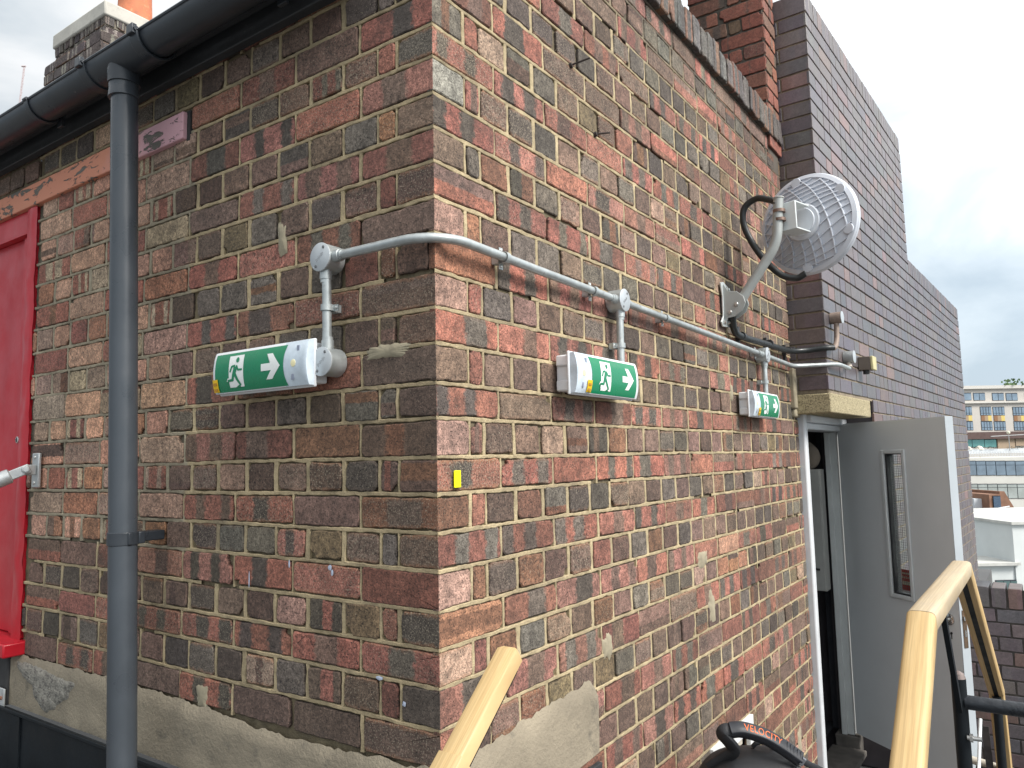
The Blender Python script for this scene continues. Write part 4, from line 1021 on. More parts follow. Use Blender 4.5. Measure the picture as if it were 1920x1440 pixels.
# ---------------------------------------------------------------- low parapet wall on the right
par = thing('parapet_wall', (1.9, 3.95, FLOOR), 'low dark purple brick parapet wall with brick on edge coping at the right', 'wall')
mb = MB(); WP = Wall((.14, 3.83, 0), (1, 0, 0), (0, -1, 0), mb)
for k in range(0, 14):
    z1 = -1.780-k*.0752; u = -.05*(k % 2); odd = k % 2
    while u < 3.9:
        L = .2145 if (odd or rnd.random() < .25) else .1025
        WP.brick(u, u+L, z1-.0665, z1, eng(), rough=.5, step=.05, deep=.012, rad=.003); u += L+.0087
u = 0.
while u < 3.9: WP.brick(u, u+.066, -1.772, -1.665+rnd.uniform(-.003, .003), eng(), rough=.7, step=.03, deep=.215, rad=.004, proud=.002); u += .0765
WP.mortar(0, 3.9, FLOOR, -1.675, lambda u, z: (.075, .066, .064), -.007, .002, .06, .04)
mb.build('face', [MORT, EBRICK], par, smooth=0, recalc=False)
mb = MB()
u = .14
while u < 4.0:
    mb.box((u+.003, 3.835, -1.70), (u+.064, 4.04, -1.6655)); u += .0765
mb.build('coping', M('coping_brick_top', (.16, .135, .13), .55, amp=.2, scale=25), par, bevel=.003)
mb = MB(); mb.box((.14, 3.85, FLOOR+.002), (4.04, 4.04, -1.702)); mb.build('parapet_core', TCO, par)

# ---------------------------------------------------------------- timber handrails
def wood_mat(name, a, b, dirt, dth):
    n = NT(name); gr = n.noise(9, 6, .6, stretch=(9, .35, .8), dist=.5); fi = n.noise(30, 4, .6, stretch=(12, .12, .3))
    c = n.mix(n.rng(gr, .3, .7, 0, 1), a, b); c = n.mix(n.rng(fi, .40, .62, 0, .55), c, tuple(x*.66 for x in b))
    c = n.mix(n.rng(n.noise(14, 5, .65), dth[0], dth[1], 0, .6), c, dirt)
    n.col(c); n.b.inputs['Roughness'].default_value = .55; n.bump(fi, .12, .001); MATS[name] = n.m; return n.m
WD = wood_mat('pine_handrail', (.60, .435, .22), (.52, .35, .155), (.30, .21, .12), (.66, .8))
WD2 = wood_mat('weathered_pine', (.55, .455, .31), (.48, .375, .235), (.40, .33, .25), (.5, .7))
RPROF = [(-1, -.55), (-1, .42), (-.95, .62), (-.82, .76), (-.6, .83), (0, .86), (.6, .83), (.82, .76), (.95, .62), (1, .42), (1, -.55), (.86, -.72), (.30, -.72), (.30, -.45), (-.30, -.45), (-.30, -.72), (-.86, -.72)]
SQ = [(-1, -.62), (-1, .62), (-.94, .72), (-.84, .77), (.84, .77), (.94, .72), (1, .62), (1, -.62)]
def cap(mb, pts, hw=.029): mb.tube(pts, hw, prof=SQ, up=(0, 0, 1))
r1 = thing('handrail', (.745, 1.4, FLOOR), 'pale pine handrail on black steel, bending over the steps in front of the grey door', 'handrail')
X = .745; K = [(X, -.45, -2.02), (X, .655, -1.262), (X, 1.545, -1.268), (X, 2.566, -1.885), (X, 2.73, -2.42)]
K = [Vector(k) for k in K]
def seg(name, a, b, mat):
    mb = MB(); cap(mb, [a, b]); return mb.build(name, mat, r1, smooth=50)
def miter(i, d=.004): return K[i]
# mitred pieces: shear end rings onto the bisecting plane
def piece(i, mat, trim=.0012):
    a, b = K[i], K[i+1]; t = (b-a).normalized()
    def pl(j):
        if j == 0 or j == len(K)-1: return t
        return ((K[j]-K[j-1]).normalized()+(K[j+1]-K[j]).normalized()).normalized()
    w = Vector((1, 0, 0)); u = w.cross(t); u = u if u.z > 0 or abs(u.z) < .3 and u.y < 0 else -u
    if u.z < 0: u = -u
    mb = MB(); vs = []
    for j, o_, sg in ((i, a, 1), (i+1, b, -1)):
        n_ = pl(j)
        for (p, q) in RPROF:
            v = o_ + w*p*.0272 + u*q*.0272; v = v - t*((v-o_).dot(n_)/t.dot(n_)) + t*trim*sg; vs.append(v)
    m = len(RPROF); mb.add(vs, [(k, (k+1) % m, m+(k+1) % m, m+k) for k in range(m)]+[tuple(range(m)), tuple(range(m, 2*m))[::-1]])
    o = mb.build('rail_cap', mat, r1, smooth=50)
    mb = MB(); c = (a+b)/2-u*.0165; mb.obox(c, (t, w, u), ((b-a).length/2-.004, .0082, .0035)); mb.build('flat_bar', STEEL, r1)
    return o
lab(piece(0, WD), 'sloping near length of yellow pine'); lab(piece(1, WD2), 'level weathered length'); piece(2, WD); piece(3, WD)
mb = MB(); mb.cyl((X, 1.242, FLOOR+.005), (X, 1.242, -1.515), .018, 20); mb.build('post', STEEL, r1)
mb = MB(); mb.lathe((X, 1.242, -1.515), (0, 0, 1), [(0, .018), (.012, .014), (.018, .004)], 20); mb.build('post_weld', M('worn_weld', (.20, .16, .15), .6, .3, amp=.4, scale=60), r1)
mb = MB(); mb.obox((X, 1.115, -1.44), (Vector((0, .215, -.30)).normalized(), Vector((1, 0, 0)), Vector((0, .30, .215)).normalized()), (.185, .006, .011)); mb.build('brace', STEEL, r1)
mb = MB(); mb.cyl((X+.012, 1.242, -1.575), (X+1.6, 1.242, -1.575), .0182, 22); mb.build('guard_bar', M('blistered_black_paint', (.020, .024, .030), .35, amp=.3, bump=.9, bscale=38, bdist=.004), r1)
mb = MB(); mb.cyl((X+.012, 1.225, -1.66), (X+.045, 1.225, -1.66), .006, 10); mb.lathe((X+.018, 1.225, -1.66), (1, 0, 0), [(0, .011), (.007, .011)], 6); mb.build('bolt', M('zinc', (0, 0, 0)), r1)
for (y, z) in ((.40, -1.46), (2.55, -1.90)):
    mb = MB(); mb.cyl((X, y, FLOOR+.005), (X, y, z), .016, 16); mb.build('post', STEEL, r1)
r2 = thing('handrail', (.23, -.3, FLOOR), 'short pine handrail with a cut rounded end in front of the brick corner', 'handrail')
Xl = .232; a, b = Vector((Xl, -.088, -1.226)), Vector((Xl, -.86, -1.866)); t = (b-a).normalized(); sp_ = a+t*.195
mb = MB(); cap(mb, [a, a+t*.007, sp_], [.014, .0195, .0195]); mb.build('rail_cap', WD, r2, smooth=50)
mb = MB(); cap(mb, [sp_+t*.0005, b], .0235); lab(mb.build('rail_cap', WD, r2, smooth=50), 'lower wider length of pine')
mb = MB(); u_ = Vector((1, 0, 0)).cross(t); u_ = u_ if u_.z > 0 else -u_; mb.obox((a+b)/2-u_*.020+t*.01, (t, Vector((1, 0, 0)), u_), ((b-a).length/2-.01, .012, .004)); mb.build('flat_bar', STEEL, r2)
for s_ in (.4, .85):
    q = a+t*s_; mb = MB(); mb.cyl((q.x, q.y, FLOOR+.005), (q.x, q.y, q.z-.02), .016, 16); mb.build('post', STEEL, r2)
# steps between the rails
st = thing('access_steps', (.5, 1.0, FLOOR), 'black steel steps between the two pine handrails', 'steps')
for i, (y0, y1, z) in enumerate(((-.55, -.28, -2.57), (-.27, .0, -2.50), (.01, .28, -2.42), (.29, .52, -2.35), (.53, 1.6, -2.28), (1.61, 1.88, -2.36), (1.89, 2.2, -2.44))):
    mb = MB(); mb.box((.26, y0, z-.03), (.71, y1, z)); mb.build('tread', STEEL, st, bevel=.003)
for x in (.245, .725):
    mb = MB(); mb.box((x-.012, .5, -2.42), (x+.012, 1.62, -2.26)); mb.build('stringer', STEEL, st)
    for y in (.55, 1.58):
        mb = MB(); mb.box((x-.012, y-.02, FLOOR+.004), (x+.012, y+.02, -2.421)); mb.build('leg', STEEL, st)

# loose rods and pipe beyond the rail
rd = MB(); rd.cyl((.700, 2.332, -1.934), (.666, 1.80, -2.56), .0062, 12); tag(rd.build('white_rod', M('white_enamel', (.70, .74, .75), .35), None), 'thin white rod leaning beside the black rail post', 'rod')
rd = MB(); rd.obox((.70, 2.64, -2.33), (Vector((.05, -.14, -.99)).normalized(), Vector((1, 0, .05)).normalized(), Vector((0, 1, -.14)).normalized()), (.27, .013, .004)); tag(rd.build('dark_bar', M('rusty_dark_bar', (.06, .055, .055), .6, .4, amp=.4, scale=40), None), 'dark flat bar leaning behind the thin white rod', 'bar')
rd = MB(); rd.cyl((.62, 2.70, -2.215), (1.5, 2.70, -2.335), .016, 18); tag(rd.build('pale_pipe', M('stained_white_pipe', (.52, .48, .40), .5, amp=.3, scale=14), None), 'stained pale pipe lying across behind the handrail foot', 'pipe')
rd = MB()
for x in (.66, 1.45): rd.box((x-.02, 2.68, FLOOR+.004), (x+.02, 2.72, -2.24 if x < 1 else -2.35))
tag(rd.build('pipe_support', STEEL, None), 'dark steel supports under the stained pale pipe', 'support')

# ---------------------------------------------------------------- tool bag
bag = thing('tool_bag', (.30, 1.0, -2.28), 'black tool bag with an orange lettered carry handle in front of the white vent', 'bag')
E1 = Vector((.8204, .5719, -.003)); E2 = Vector((-.5719, .8204, 0)); Q = Vector((.294, .919, -1.704))
kx = 2/1426.
def bp_(px, pyy, dd=0): return Q + E1*((px-1415)*kx) + Vector((0, 0, 1))*(-(pyy-1420)*kx + (px-1415)*kx*-.02) + E2*dd
BFA = M('black_bag_fabric', (.018, .019, .022), .55, amp=.25, scale=25, bump=.4, bscale=320)
RUB = M('black_rubber_handle', (.022, .024, .030), .42, amp=.15, scale=20, bump=.1)
mb = MB(); c0 = bp_(1425, 1418)
def body(a, b):
    t = a*2*math.pi; v = b
    sx = .155*math.copysign(abs(math.cos(t))**.55, math.cos(t)); sy = .115*math.copysign(abs(math.sin(t))**.55, math.sin(t))
    if v < .12: k, z = v/.12, 0
    elif v < .6: k, z = 1+.03*math.sin(v*9), (v-.12)/.48*.44
    else: q = (v-.6)/.4*math.pi/2; k, z = max(.01, math.cos(q))**.8, .44+.135*math.sin(q)
    base = Vector((c0.x, c0.y, -2.279))
    return tuple(base + E1*sx*k + E2*(sy*k+.06) + Vector((0, 0, z)))
mb.grid(body, 56, 44); bd = mb.build('body', BFA, bag, smooth=60)
def on(a, b, l=.002): 
    p = Vector(body(a, b)); cc = Vector((c0.x, c0.y, -1.95))+E2*.06; return p+(p-cc).normalized()*l
mb = MB(); mb.tube([on(.5+.45*i/30+.05, .80+.03*math.sin(i*.1)) for i in range(31)], .0022, 8); mb.tube([on(.5+.45*i/30+.05, .66) for i in range(31)], .0022, 8); mb.build('piping', M('white_piping', (.55, .56, .55), .6), bd)
mb = MB(); mb.grid(lambda a, b: on(.56+.18*a, .755-.055*b, .0015), 16, 3); mb.grid(lambda a, b: on(.80+.10*a, .755-.055*b, .0015), 10, 3); mb.build('grey_stripe', M('reflective_grey', (.14, .15, .165), .4), bd)
mb = MB(); mb.tube(spline([bp_(1425, 1416, .06), bp_(1432, 1408, .055), bp_(1446, 1407, .055), bp_(1462, 1413, .06), bp_(1470, 1422, .07)], 6), .006, 10); mb.build('zip_loop', BFA, bd)
FL = [(-1, -.5), (-.9, -.6), (.9, -.6), (1, -.5), (1, .45), (.85, .6), (-.85, .6), (-1, .45)]
mb = MB(); sp1 = spline([bp_(1338, 1452, .05), bp_(1364, 1428, .03), bp_(1379, 1410, .01), bp_(1368, 1392, 0), bp_(1357, 1379, 0), bp_(1362, 1371, 0), bp_(1378, 1371, 0)], 8)
mb.tube(sp1, .0125, prof=[(-1.3, -.35), (-1.2, -.5), (1.2, -.5), (1.3, -.35), (1.3, .35), (1.2, .5), (-1.2, .5), (-1.3, .35)], up=tuple(E2)); mb.build('strap', BFA, bag, smooth=60)
gp = spline([bp_(1371, 1371), bp_(1390, 1369.5), bp_(1412, 1374), bp_(1440, 1384), bp_(1470, 1402), bp_(1500, 1423)], 10)
mb = MB(); hv = (Vector((0, 0, 1))*.8-E2*.6)
hv2 = (Vector((0, 0, 1))*.72-E2*.62).normalized()
mb.tube(gp, .0165, prof=[(-1.0, -.72), (-.85, -.85), (.85, -.85), (1.0, -.72), (1.0, .72), (.85, .85), (-.85, .85), (-1.0, .72)], up=tuple(hv2)); grip = mb.build('grip', RUB, bag, smooth=60)
mb = MB(); mb.tube([gp[-1]+(gp[-1]-gp[-2]).normalized()*d_ for d_ in (-.004, .006)], .018, prof=FL, up=(0, 0, 1)); mb.build('grip_ferrule', M('steel_ferrule', (.20, .21, .23), .35, .6), bag)
mb = MB(); mb.tube(spline([gp[-1], bp_(1520, 1436, .01), bp_(1548, 1452, .03)], 6), .014, prof=FL, up=(0, 0, 1)); mb.build('strap', BFA, bag, smooth=60)
for i in range(5):
    q = gp[-3-i*2].lerp(gp[-2-i*2], .5); mb = MB(); tt = (gp[-2-i*2]-gp[-4-i*2]).normalized(); nn = (hv2-tt*hv2.dot(tt)).normalized()
    mb.obox(q+nn*.0142, (tt, nn.cross(tt), nn), (.0012, .013, .0012)); mb.build('grip_ridge', RUB, grip)
# orange lettering along the grip
cu = bpy.data.curves.new('lettering', 'FONT'); cu.body = 'VELOCITY'; cu.size = 1; cu.extrude = .0; cu.space_character = 1.12; cu.resolution_u = 3
to = bpy.data.objects.new('lettering_source', cu); COL.objects.link(to)
dg = bpy.context.evaluated_depsgraph_get(); tm = bpy.data.meshes.new_from_object(to.evaluated_get(dg)); bpy.data.objects.remove(to)
xs = [v.co.x for v in tm.vertices]; x0_, x1_ = min(xs), max(xs); ys = [v.co.y for v in tm.vertices]; ymx = max(ys)
cum = [0]
for i in range(1, len(gp)): cum.append(cum[-1]+(gp[i]-gp[i-1]).length)
def at(s_):
    s_ = max(0, min(cum[-1]-1e-6, s_))
    for i in range(1, len(cum)):
        if s_ <= cum[i]: break
    f = (s_-cum[i-1])/(cum[i]-cum[i-1]); return gp[i-1].lerp(gp[i], f), (gp[i]-gp[i-1]).normalized()
bm = bmesh.new(); bm.from_mesh(tm); bmesh.ops.triangulate(bm, faces=bm.faces[:]); bm.verts.index_update(); mb = MB(); vs = []
for v in bm.verts:
    s_ = cum[-1]*(.17+.50*(v.co.x-x0_)/(x1_-x0_)); p, tt = at(s_)
    nn = (hv2-tt*hv2.dot(tt)).normalized(); ww = nn.cross(tt); ww = ww if ww.z > 0 else -ww; yy = (v.co.y/ymx-.5)*.019
    vs.append(p+nn*.0146+ww*yy)
mb.add(vs, [tuple(v.index for v in f.verts) for f in bm.faces]); bm.free()
mb.build('lettering', M('orange_print', (.85, .17, .03), .5, amp=.05, bump=0), grip, smooth=0)

# ---------------------------------------------------------------- chimney behind the eaves
chm = thing('chimney_stack', (-4.5, 1.6, 1.1), 'dark brick chimney with a pale cement cap and terracotta pots beyond the gutter', 'chimney')
mb = MB(); CY, CX0, CX1 = 1.33, -4.79, -4.06
SOOT = [(.075, .066, .072), (.09, .075, .078), (.11, .10, .095), (.065, .058, .064)]
def stc(): c = jit(rnd.choice(SOOT), .2); return (c, jit((.30, .28, .25)), (rnd.random(), rnd.random(), .05, 0))
def crs(z0, z1, grow, L0):
    A = Wall((CX1+grow, CY-grow, 0), (-1, 0, 0), (0, -1, 0), mb); B = Wall((CX1+grow, CY-grow, 0), (0, 1, 0), (1, 0, 0), mb)
    for w_, T in ((A, CX1-CX0+2*grow), (B, .60+2*grow)):
        u = 0.
        while u < T-.03: e = min(T, u+L0); w_.brick(u, e, z0, z1, stc(), rough=1.6, step=.05); u = e+.008
    A.mortar(0, CX1-CX0+2*grow, z0-.005, z1+.005, lambda u, z: (.20, .18, .15), -.008, .003, .05, .04); B.mortar(0, .6+2*grow, z0-.005, z1+.005, lambda u, z: (.2, .18, .15), -.008, .003, .05, .04)
crs(2.105, 2.178, .0, .066); crs(2.028, 2.098, -.004, .215); crs(1.955, 2.022, .045, .215); crs(1.878, 1.948, .045, .215); crs(1.80, 1.87, .045, .215); crs(1.0, 1.79, .04, .215)
mb.build('stack', [MORT, BRICK], chm, smooth=0, recalc=False)
CAPM = M('chimney_cement', (.50, .48, .43), .9, amp=.16, scale=6, bump=.4, dirt=(.28, .26, .23), dth=(.6, .75))
mb = MB(); mb.box((CX0-.012, CY-.012, 2.165), (CX1+.012, CY+.64, 2.272)); mb.build('cap', CAPM, chm, bevel=.012)
mb = MB(); mb.box((CX0-.03, CY-.03, 1.0), (CX1+.03, CY+.62, 1.80)); mb.box((CX0+.01, CY+.012, 1.8), (CX1-.012, CY+.60, 2.17)); mb.build('stack_core', CORE, chm)
POT = M('terracotta', (.46, .155, .075), .8, amp=.25, scale=14, bump=.3, dirt=(.55, .28, .15), dth=(.55, .7))
for (x, y) in ((-4.30, 1.66), (-3.80, 2.05)):
    mb = MB(); mb.lathe((x, y, 2.26), (0, 0, 1), [(0, .135), (.05, .135), (.08, .12), (.5, .105), (.52, .125), (.58, .125), (.585, .09)], 32); mb.build('chimney_pot', POT, chm)
mb = MB(); mb.box((-4.03, 1.8, 1.1), (-3.6, 2.3, 2.255)); mb.build('flue_block', CAPM, chm, bevel=.01)
c2 = thing('chimney_stack', (-8.6, 3.0, 1.0), 'small brown brick chimney top at the far left behind the gutter', 'chimney')
mb = MB(); mb.box((-9.25, 3.0, 1.0), (-8.62, 3.6, 2.52)); mb.build('stack', M('brown_chimney_brick', (.15, .10, .07), .9, amp=.35, scale=9, bump=.5, bscale=25), c2, bevel=.01)
mb = MB(); mb.box((-9.29, 2.96, 2.521), (-8.58, 3.64, 2.60)); mb.build('cap', CAPM, c2, bevel=.01)

# ---------------------------------------------------------------- distance: l = right of view, d = depth along view (level)
CAMP = Vector((.9826, -1.1465, -.9092)); yaw = R(34.886)
RGT = Vector((math.cos(yaw), math.sin(yaw), 0)); FWD = Vector((-math.sin(yaw), math.cos(yaw), 0)); ZUP = Vector((0, 0, 1))
def far(l, d, h): return Vector((CAMP.x, CAMP.y, 0)) + RGT*l + FWD*d + ZUP*(CAMP.z+h)
GROUND = -24.
class Face:
    """a facade square to the level view at depth d; built in metres from photo proportions, turned by yaw about its left end"""
    def __init__(s, d, tilt=0): s.d = d; s.k = d/1426.4; s.a = R(tilt)
    def q(s, px, py, out=0):
        l = (px-960)*s.k; h = (841.5-.0215*(px-1870)-py)*s.k
        l0 = (1860-960)*s.k; dl = (l-l0)
        return far(l0+dl*math.cos(s.a), s.d - out + dl*math.sin(s.a), h)
    def ax(s): return (RGT*math.cos(s.a)+FWD*math.sin(s.a), -FWD*math.cos(s.a)+RGT*math.sin(s.a), ZUP)
    def slab(s, mb, x0, x1, y0, y1, o0, o1, mi=0):
        c = (s.q(x0, y0)+s.q(x1, y1))/2; A = s.ax(); c = c+A[1]*((o0+o1)/2)
        mb.obox(c, A, (abs(x1-x0)*s.k/2, abs(o1-o0)/2, abs(y1-y0)*s.k/2), mi)
REN = M('pale_stone_cladding', (.50, .47, .43), .8, amp=.05, scale=.3, bump=0)
GLS = M('sky_reflecting_glass', (.26, .33, .40), .08, .6, amp=.25, scale=.5, bump=0)
GLG = M('green_glass', (.16, .36, .34), .1, .5, amp=.2, scale=.5, bump=0)
DFR = M('dark_window_frame', (.025, .03, .04), .4, bump=0)
apt = thing('apartment_block', tuple(far(100, 158, -20)), 'pale stone apartment block with blue windows and brown and yellow panels beyond the tower', 'building')
F1 = Face(150, 4)
mb = MB(); F1.slab(mb, 1700, 2200, 727, 1500, -16, 0); mb.build('wall', REN, apt)
mb = MB(); F1.slab(mb, 1695, 2205, 722, 728, -16.5, .5); F1.slab(mb, 1695, 2205, 752.5, 755, 0, .5); mb.build('cornice', M('stone_trim', (.56, .54, .5), .8, bump=0), apt)
def window(x0, x1, y0, y1, bars, mat=GLS, par=apt, F=F1, cross=None):
    mb = MB(); F.slab(mb, x0, x1, y0, y1, .0, .06); wf = mb.build('window', DFR, par)
    mb = MB(); n_ = bars; w = (x1-x0)/n_; g = .55
    for i in range(n_):
        if cross: F.slab(mb, x0+i*w+g, x0+(i+1)*w-g, y0+1.4, cross-.4, .061, .1); F.slab(mb, x0+i*w+g, x0+(i+1)*w-g, cross+.4, y1-.6, .061, .1)
        else: F.slab(mb, x0+i*w+g, x0+(i+1)*w-g, y0+1.6, y1-.6, .061, .1)
    mb.build('pane', mat, wf)
for x0, x1 in ((1790, 1820), (1824, 1847), (1861, 1884), (1888, 1911), (1925, 1950)): window(x0, x1, 737.5, 752, 2)
for x0, x1 in ((1796, 1819), (1835, 1857), (1860, 1883), (1899, 1922), (1925, 1948)):
    window(x0, x1, 763.5, 780, 4, cross=776); window(x0, x1, 791, 808, 4, cross=803)
    for i, cc in enumerate(((.24, .12, .055), (.34, .24, .15), (.60, .46, .14))):
        mb = MB(); F1.slab(mb, x0+1+i*(x1-x0-2)/3, x0+1+(i+1)*(x1-x0-2)/3, 780.4, 790.4, 0, .12); mb.build('panel', M('spandrel_%s' % ('brown', 'tan', 'yellow')[i], cc, .6, amp=.08, bump=0), apt)
mb = MB(); F1.slab(mb, 1690, 2210, 809, 822, 0, .9); mb.build('brown_band', M('brown_brick_band', (.10, .062, .055), .8, amp=.2, scale=2, bump=0), apt)
window(1790, 1862, 824, 840, 3, GLG); 
mb = MB(); F1.slab(mb, 1862.5, 1896, 822.5, 846, 0, .3); F1.slab(mb, 1898, 1990, 822.5, 836, 0, .3); mb.build('beige_panel', M('beige_board', (.36, .27, .19), .8, amp=.08, bump=0), apt)
tr = MB()
for i in range(40):
    a = rnd.random()*6.28; r = rnd.random()**.5*1.8; p = F1.q(1909, 716) + RGT*r*math.cos(a)*.4*3 + ZUP*(r*math.sin(a)*.35-.1) - FWD*rnd.uniform(-1, 1) - ZUP*.0
    v = Vector((rnd.uniform(-1, 1), rnd.uniform(-1, 1), rnd.uniform(-1, 1))).normalized(); w = v.orthogonal().normalized()*.28; w2 = v.cross(w).normalized()*.28
    tr.add([p-w, p+w2, p+w, p-w2], [(0, 1, 2, 3)])
tr.obox(F1.q(1909, 721, -1.5), F1.ax(), (1.1, .4, .35)); tag(tr.build('roof_plant', M('roof_foliage', (.10, .17, .07), .8, bump=0), None, smooth=0), 'small green plant in a trough on the apartment block roof', 'plant')
# office block with terrace in front
off = thing('office_block', tuple(far(62, 100, -20)), 'pale office block with ribbon windows and a railed roof terrace in front of the apartments', 'building')
F2 = Face(96, 1)
mb = MB(); F2.slab(mb, 1650, 2250, 857, 1600, -14, 0); mb.build('wall', M('pale_office_concrete', (.55, .54, .50), .8, amp=.06, scale=.4, bump=0), off)
for y0, y1, cr, mat in ((864.5, 891.5, 872.5, GLS), (907, 934, 914, M('pale_reflection_glass', (.46, .50, .48), .1, .5, amp=.25, scale=.4, bump=0))):
    for i in range(-7, 12): window(1838+i*18.4-18.4, 1838+i*18.4-.3, y0, y1, 1, mat, off, F2, cr)
mb = MB()
for i in range(80): F2.slab(mb, 1780+i*3.0, 1780.5+i*3.0, 846.5, 856.5, -.25, -.18)
F2.slab(mb, 1700, 2100, 846, 847, -.28, -.15); mb.build('terrace_railing', M('white_railing', (.66, .68, .70), .5, bump=0), off)
mb = MB(); F2.slab(mb, 1700, 2100, 841.5, 850, -2.2, -2.1); mb.build('terrace_screen', M('white_screen', (.62, .65, .68), .5, amp=.06, scale=2, bump=0), off)
for i, (x0, x1, y) in enumerate(((1824, 1838, 836), (1844, 1860, 835))):
    mb = MB(); p, q = F2.q(x0, y+1, -2.5), F2.q(x1, y+1, -2.5); c = (p+q)/2; r = (q-p).length/2
    mb.lathe(c-ZUP*.5, (0, 0, 1), [(0, r), (.18, r*.85), (.42, r*.45), (.5, .03)], 16); mb.cyl(c-ZUP*1.9, c-ZUP*.4, .04, 8)
    tag(mb.build('parasol', M('cream_canvas', (.68, .63, .54), .8, bump=0), None), ('cream parasol on the terrace nearer the dark tower', 'cream parasol on the terrace beside the green glass')[i], 'parasol', 'parasols on the roof terrace')
for i, (x0, x1) in enumerate(((1825, 1848), (1862, 1883), (1898, 1930))):
    mb = MB()
    for k in range(60):
        p = F2.q(rnd.uniform(x0, x1), rnd.uniform(837.5, 841.5), -1.9); v = Vector((rnd.uniform(-1, 1), rnd.uniform(-1, 1), rnd.uniform(-1, 1))).normalized(); w = v.orthogonal().normalized()*.14; w2 = v.cross(w)*.14
        mb.add([p-w, p+w2, p+w, p-w2], [(0, 1, 2, 3)])
    tag(mb.build('terrace_hedge', M('dark_hedge', (.03, .045, .03), .8, bump=0), None, smooth=0), ('dark low hedge on the terrace between the parasols', 'dark low hedge on the terrace before the beige wall', 'dark low hedge on the terrace at the right edge')[i], 'hedge', 'low hedges on the roof terrace')
lm = thing('terrace_lamp', tuple(F2.q(1896, 846, -1)), 'post with a round white lamp standing on the roof terrace', 'lamp post')
mb = MB(); mb.cyl(F2.q(1896, 856, -1), F2.q(1896, 816, -1), .05, 8); mb.cyl(F2.q(1862, 819, -1), F2.q(1925, 815.5, -1), .06, 8); mb.build('post', M('grey_post', (.3, .3, .3), .5, bump=0), lm)
mb = MB(); c = F2.q(1896, 811.5, -1); mb.lathe(c-ZUP*.2, (0, 0, 1), [(0, .05), (.06, .17), (.2, .22), (.34, .17), (.4, .05)], 14); mb.build('globe', M('cream_globe', (.66, .64, .5), .4, bump=0), lm)
# brown brick building with raking gable
gb = thing('gable_building', tuple(far(38, 62, -20)), 'small brown brick building with a raking gable below the pale office block', 'building')
F3 = Face(60, 0); BBR = M('distant_brown_brick', (.235, .125, .08), .9, amp=.22, scale=2.5, bump=0)
mb = MB(); A = F3.ax()
pl = [(1828, 1010), (1828, 956), (1840, 956), (1840, 927), (1860, 926), (1860, 921), (1869, 921), (1886, 953), (1900, 954), (1900, 1010)]
vs = [F3.q(x, y) for x, y in pl]; k = len(pl); mb.add(vs+[v-A[1]*5 for v in vs], [tuple(range(k)), tuple(range(k, 2*k))[::-1]]+[(i, (i+1) % k, k+(i+1) % k, k+i) for i in range(k)]); mb.build('wall', BBR, gb)
mb = MB(); F3.slab(mb, 1826, 1902, 1010, 1500, -5, 0); mb.build('wall', BBR, gb)
window(1846, 1860, 929, 955, 1, M('blue_grey_glass', (.10, .15, .22), .15, .4, bump=0), gb, F3)
mb = MB(); mb.cyl(F3.q(1832, 953, .8), F3.q(1864, 947.5, .8), .05, 8); mb.cyl(F3.q(1832, 953, .8), F3.q(1832, 957, .8), .05, 8); mb.cyl(F3.q(1848, 951, .8), F3.q(1848, 958, .8), .05, 8); mb.build('roof_rail', M('white_railing', (0, 0, 0)), gb)
mb = MB(); F3.slab(mb, 1826, 1846, 936, 956, -3, -1); mb.build('white_bulkhead', M('white_screen', (0, 0, 0)), gb)
# white rendered buildings nearer
wb = thing('white_building', tuple(far(21, 32, -18)), 'near white rendered building with a strip window, above the low parapet wall', 'building')
F4 = Face(30, 0); WRN = M('white_render', (.62, .65, .64), .7, amp=.05, scale=1.2, bump=.1, bscale=8)
mb = MB(); F4.slab(mb, 1878, 2150, 978, 1900, -7, 0); mb.build('wall', WRN, wb)
mb = MB(); F4.slab(mb, 1874, 2155, 974, 979, -7.2, .12); mb.build('cornice', M('render_trim', (.50, .50, .47), .8, amp=.2, scale=2, bump=0), wb)
mb = MB(); F4.slab(mb, 1800, 1877.5, 1056, 1900, -6, -.06); mb.build('wall', WRN, wb)
F5 = Face(36, 0)
mb = MB(); F5.slab(mb, 1790, 1886, 1014, 1060, -4, 0); mb.build('weathered_wall', M('streaked_cream_render', (.60, .56, .48), .85, amp=.18, scale=1.5, bump=0, stretch=(1, 1, 6), dirt=(.40, .35, .28), dth=(.56, .7)), wb)
mb = MB(); F5.slab(mb, 1790, 1888, 1010.5, 1014, -4, .2); mb.build('ledge', M('render_trim', (0, 0, 0)), wb)
mb = MB(); F4.slab(mb, 1800, 1884, 1051, 1056, -2, .15); mb.build('ledge', M('render_trim', (0, 0, 0)), wb)
mb = MB(); F5.slab(mb, 1790, 1880, 990, 1010, -4, -.2); lab(mb.build('brick_panel', M('orange_brown_brick', (.32, .18, .10), .9, amp=.3, scale=3, bump=0), wb), 'orange brown brick panel')
window(1838, 1876, 1082, 1100, 3, M('teal_glass', (.14, .22, .22), .15, .4, amp=.4, scale=1.5, bump=0), wb, Face(29.9, 0))
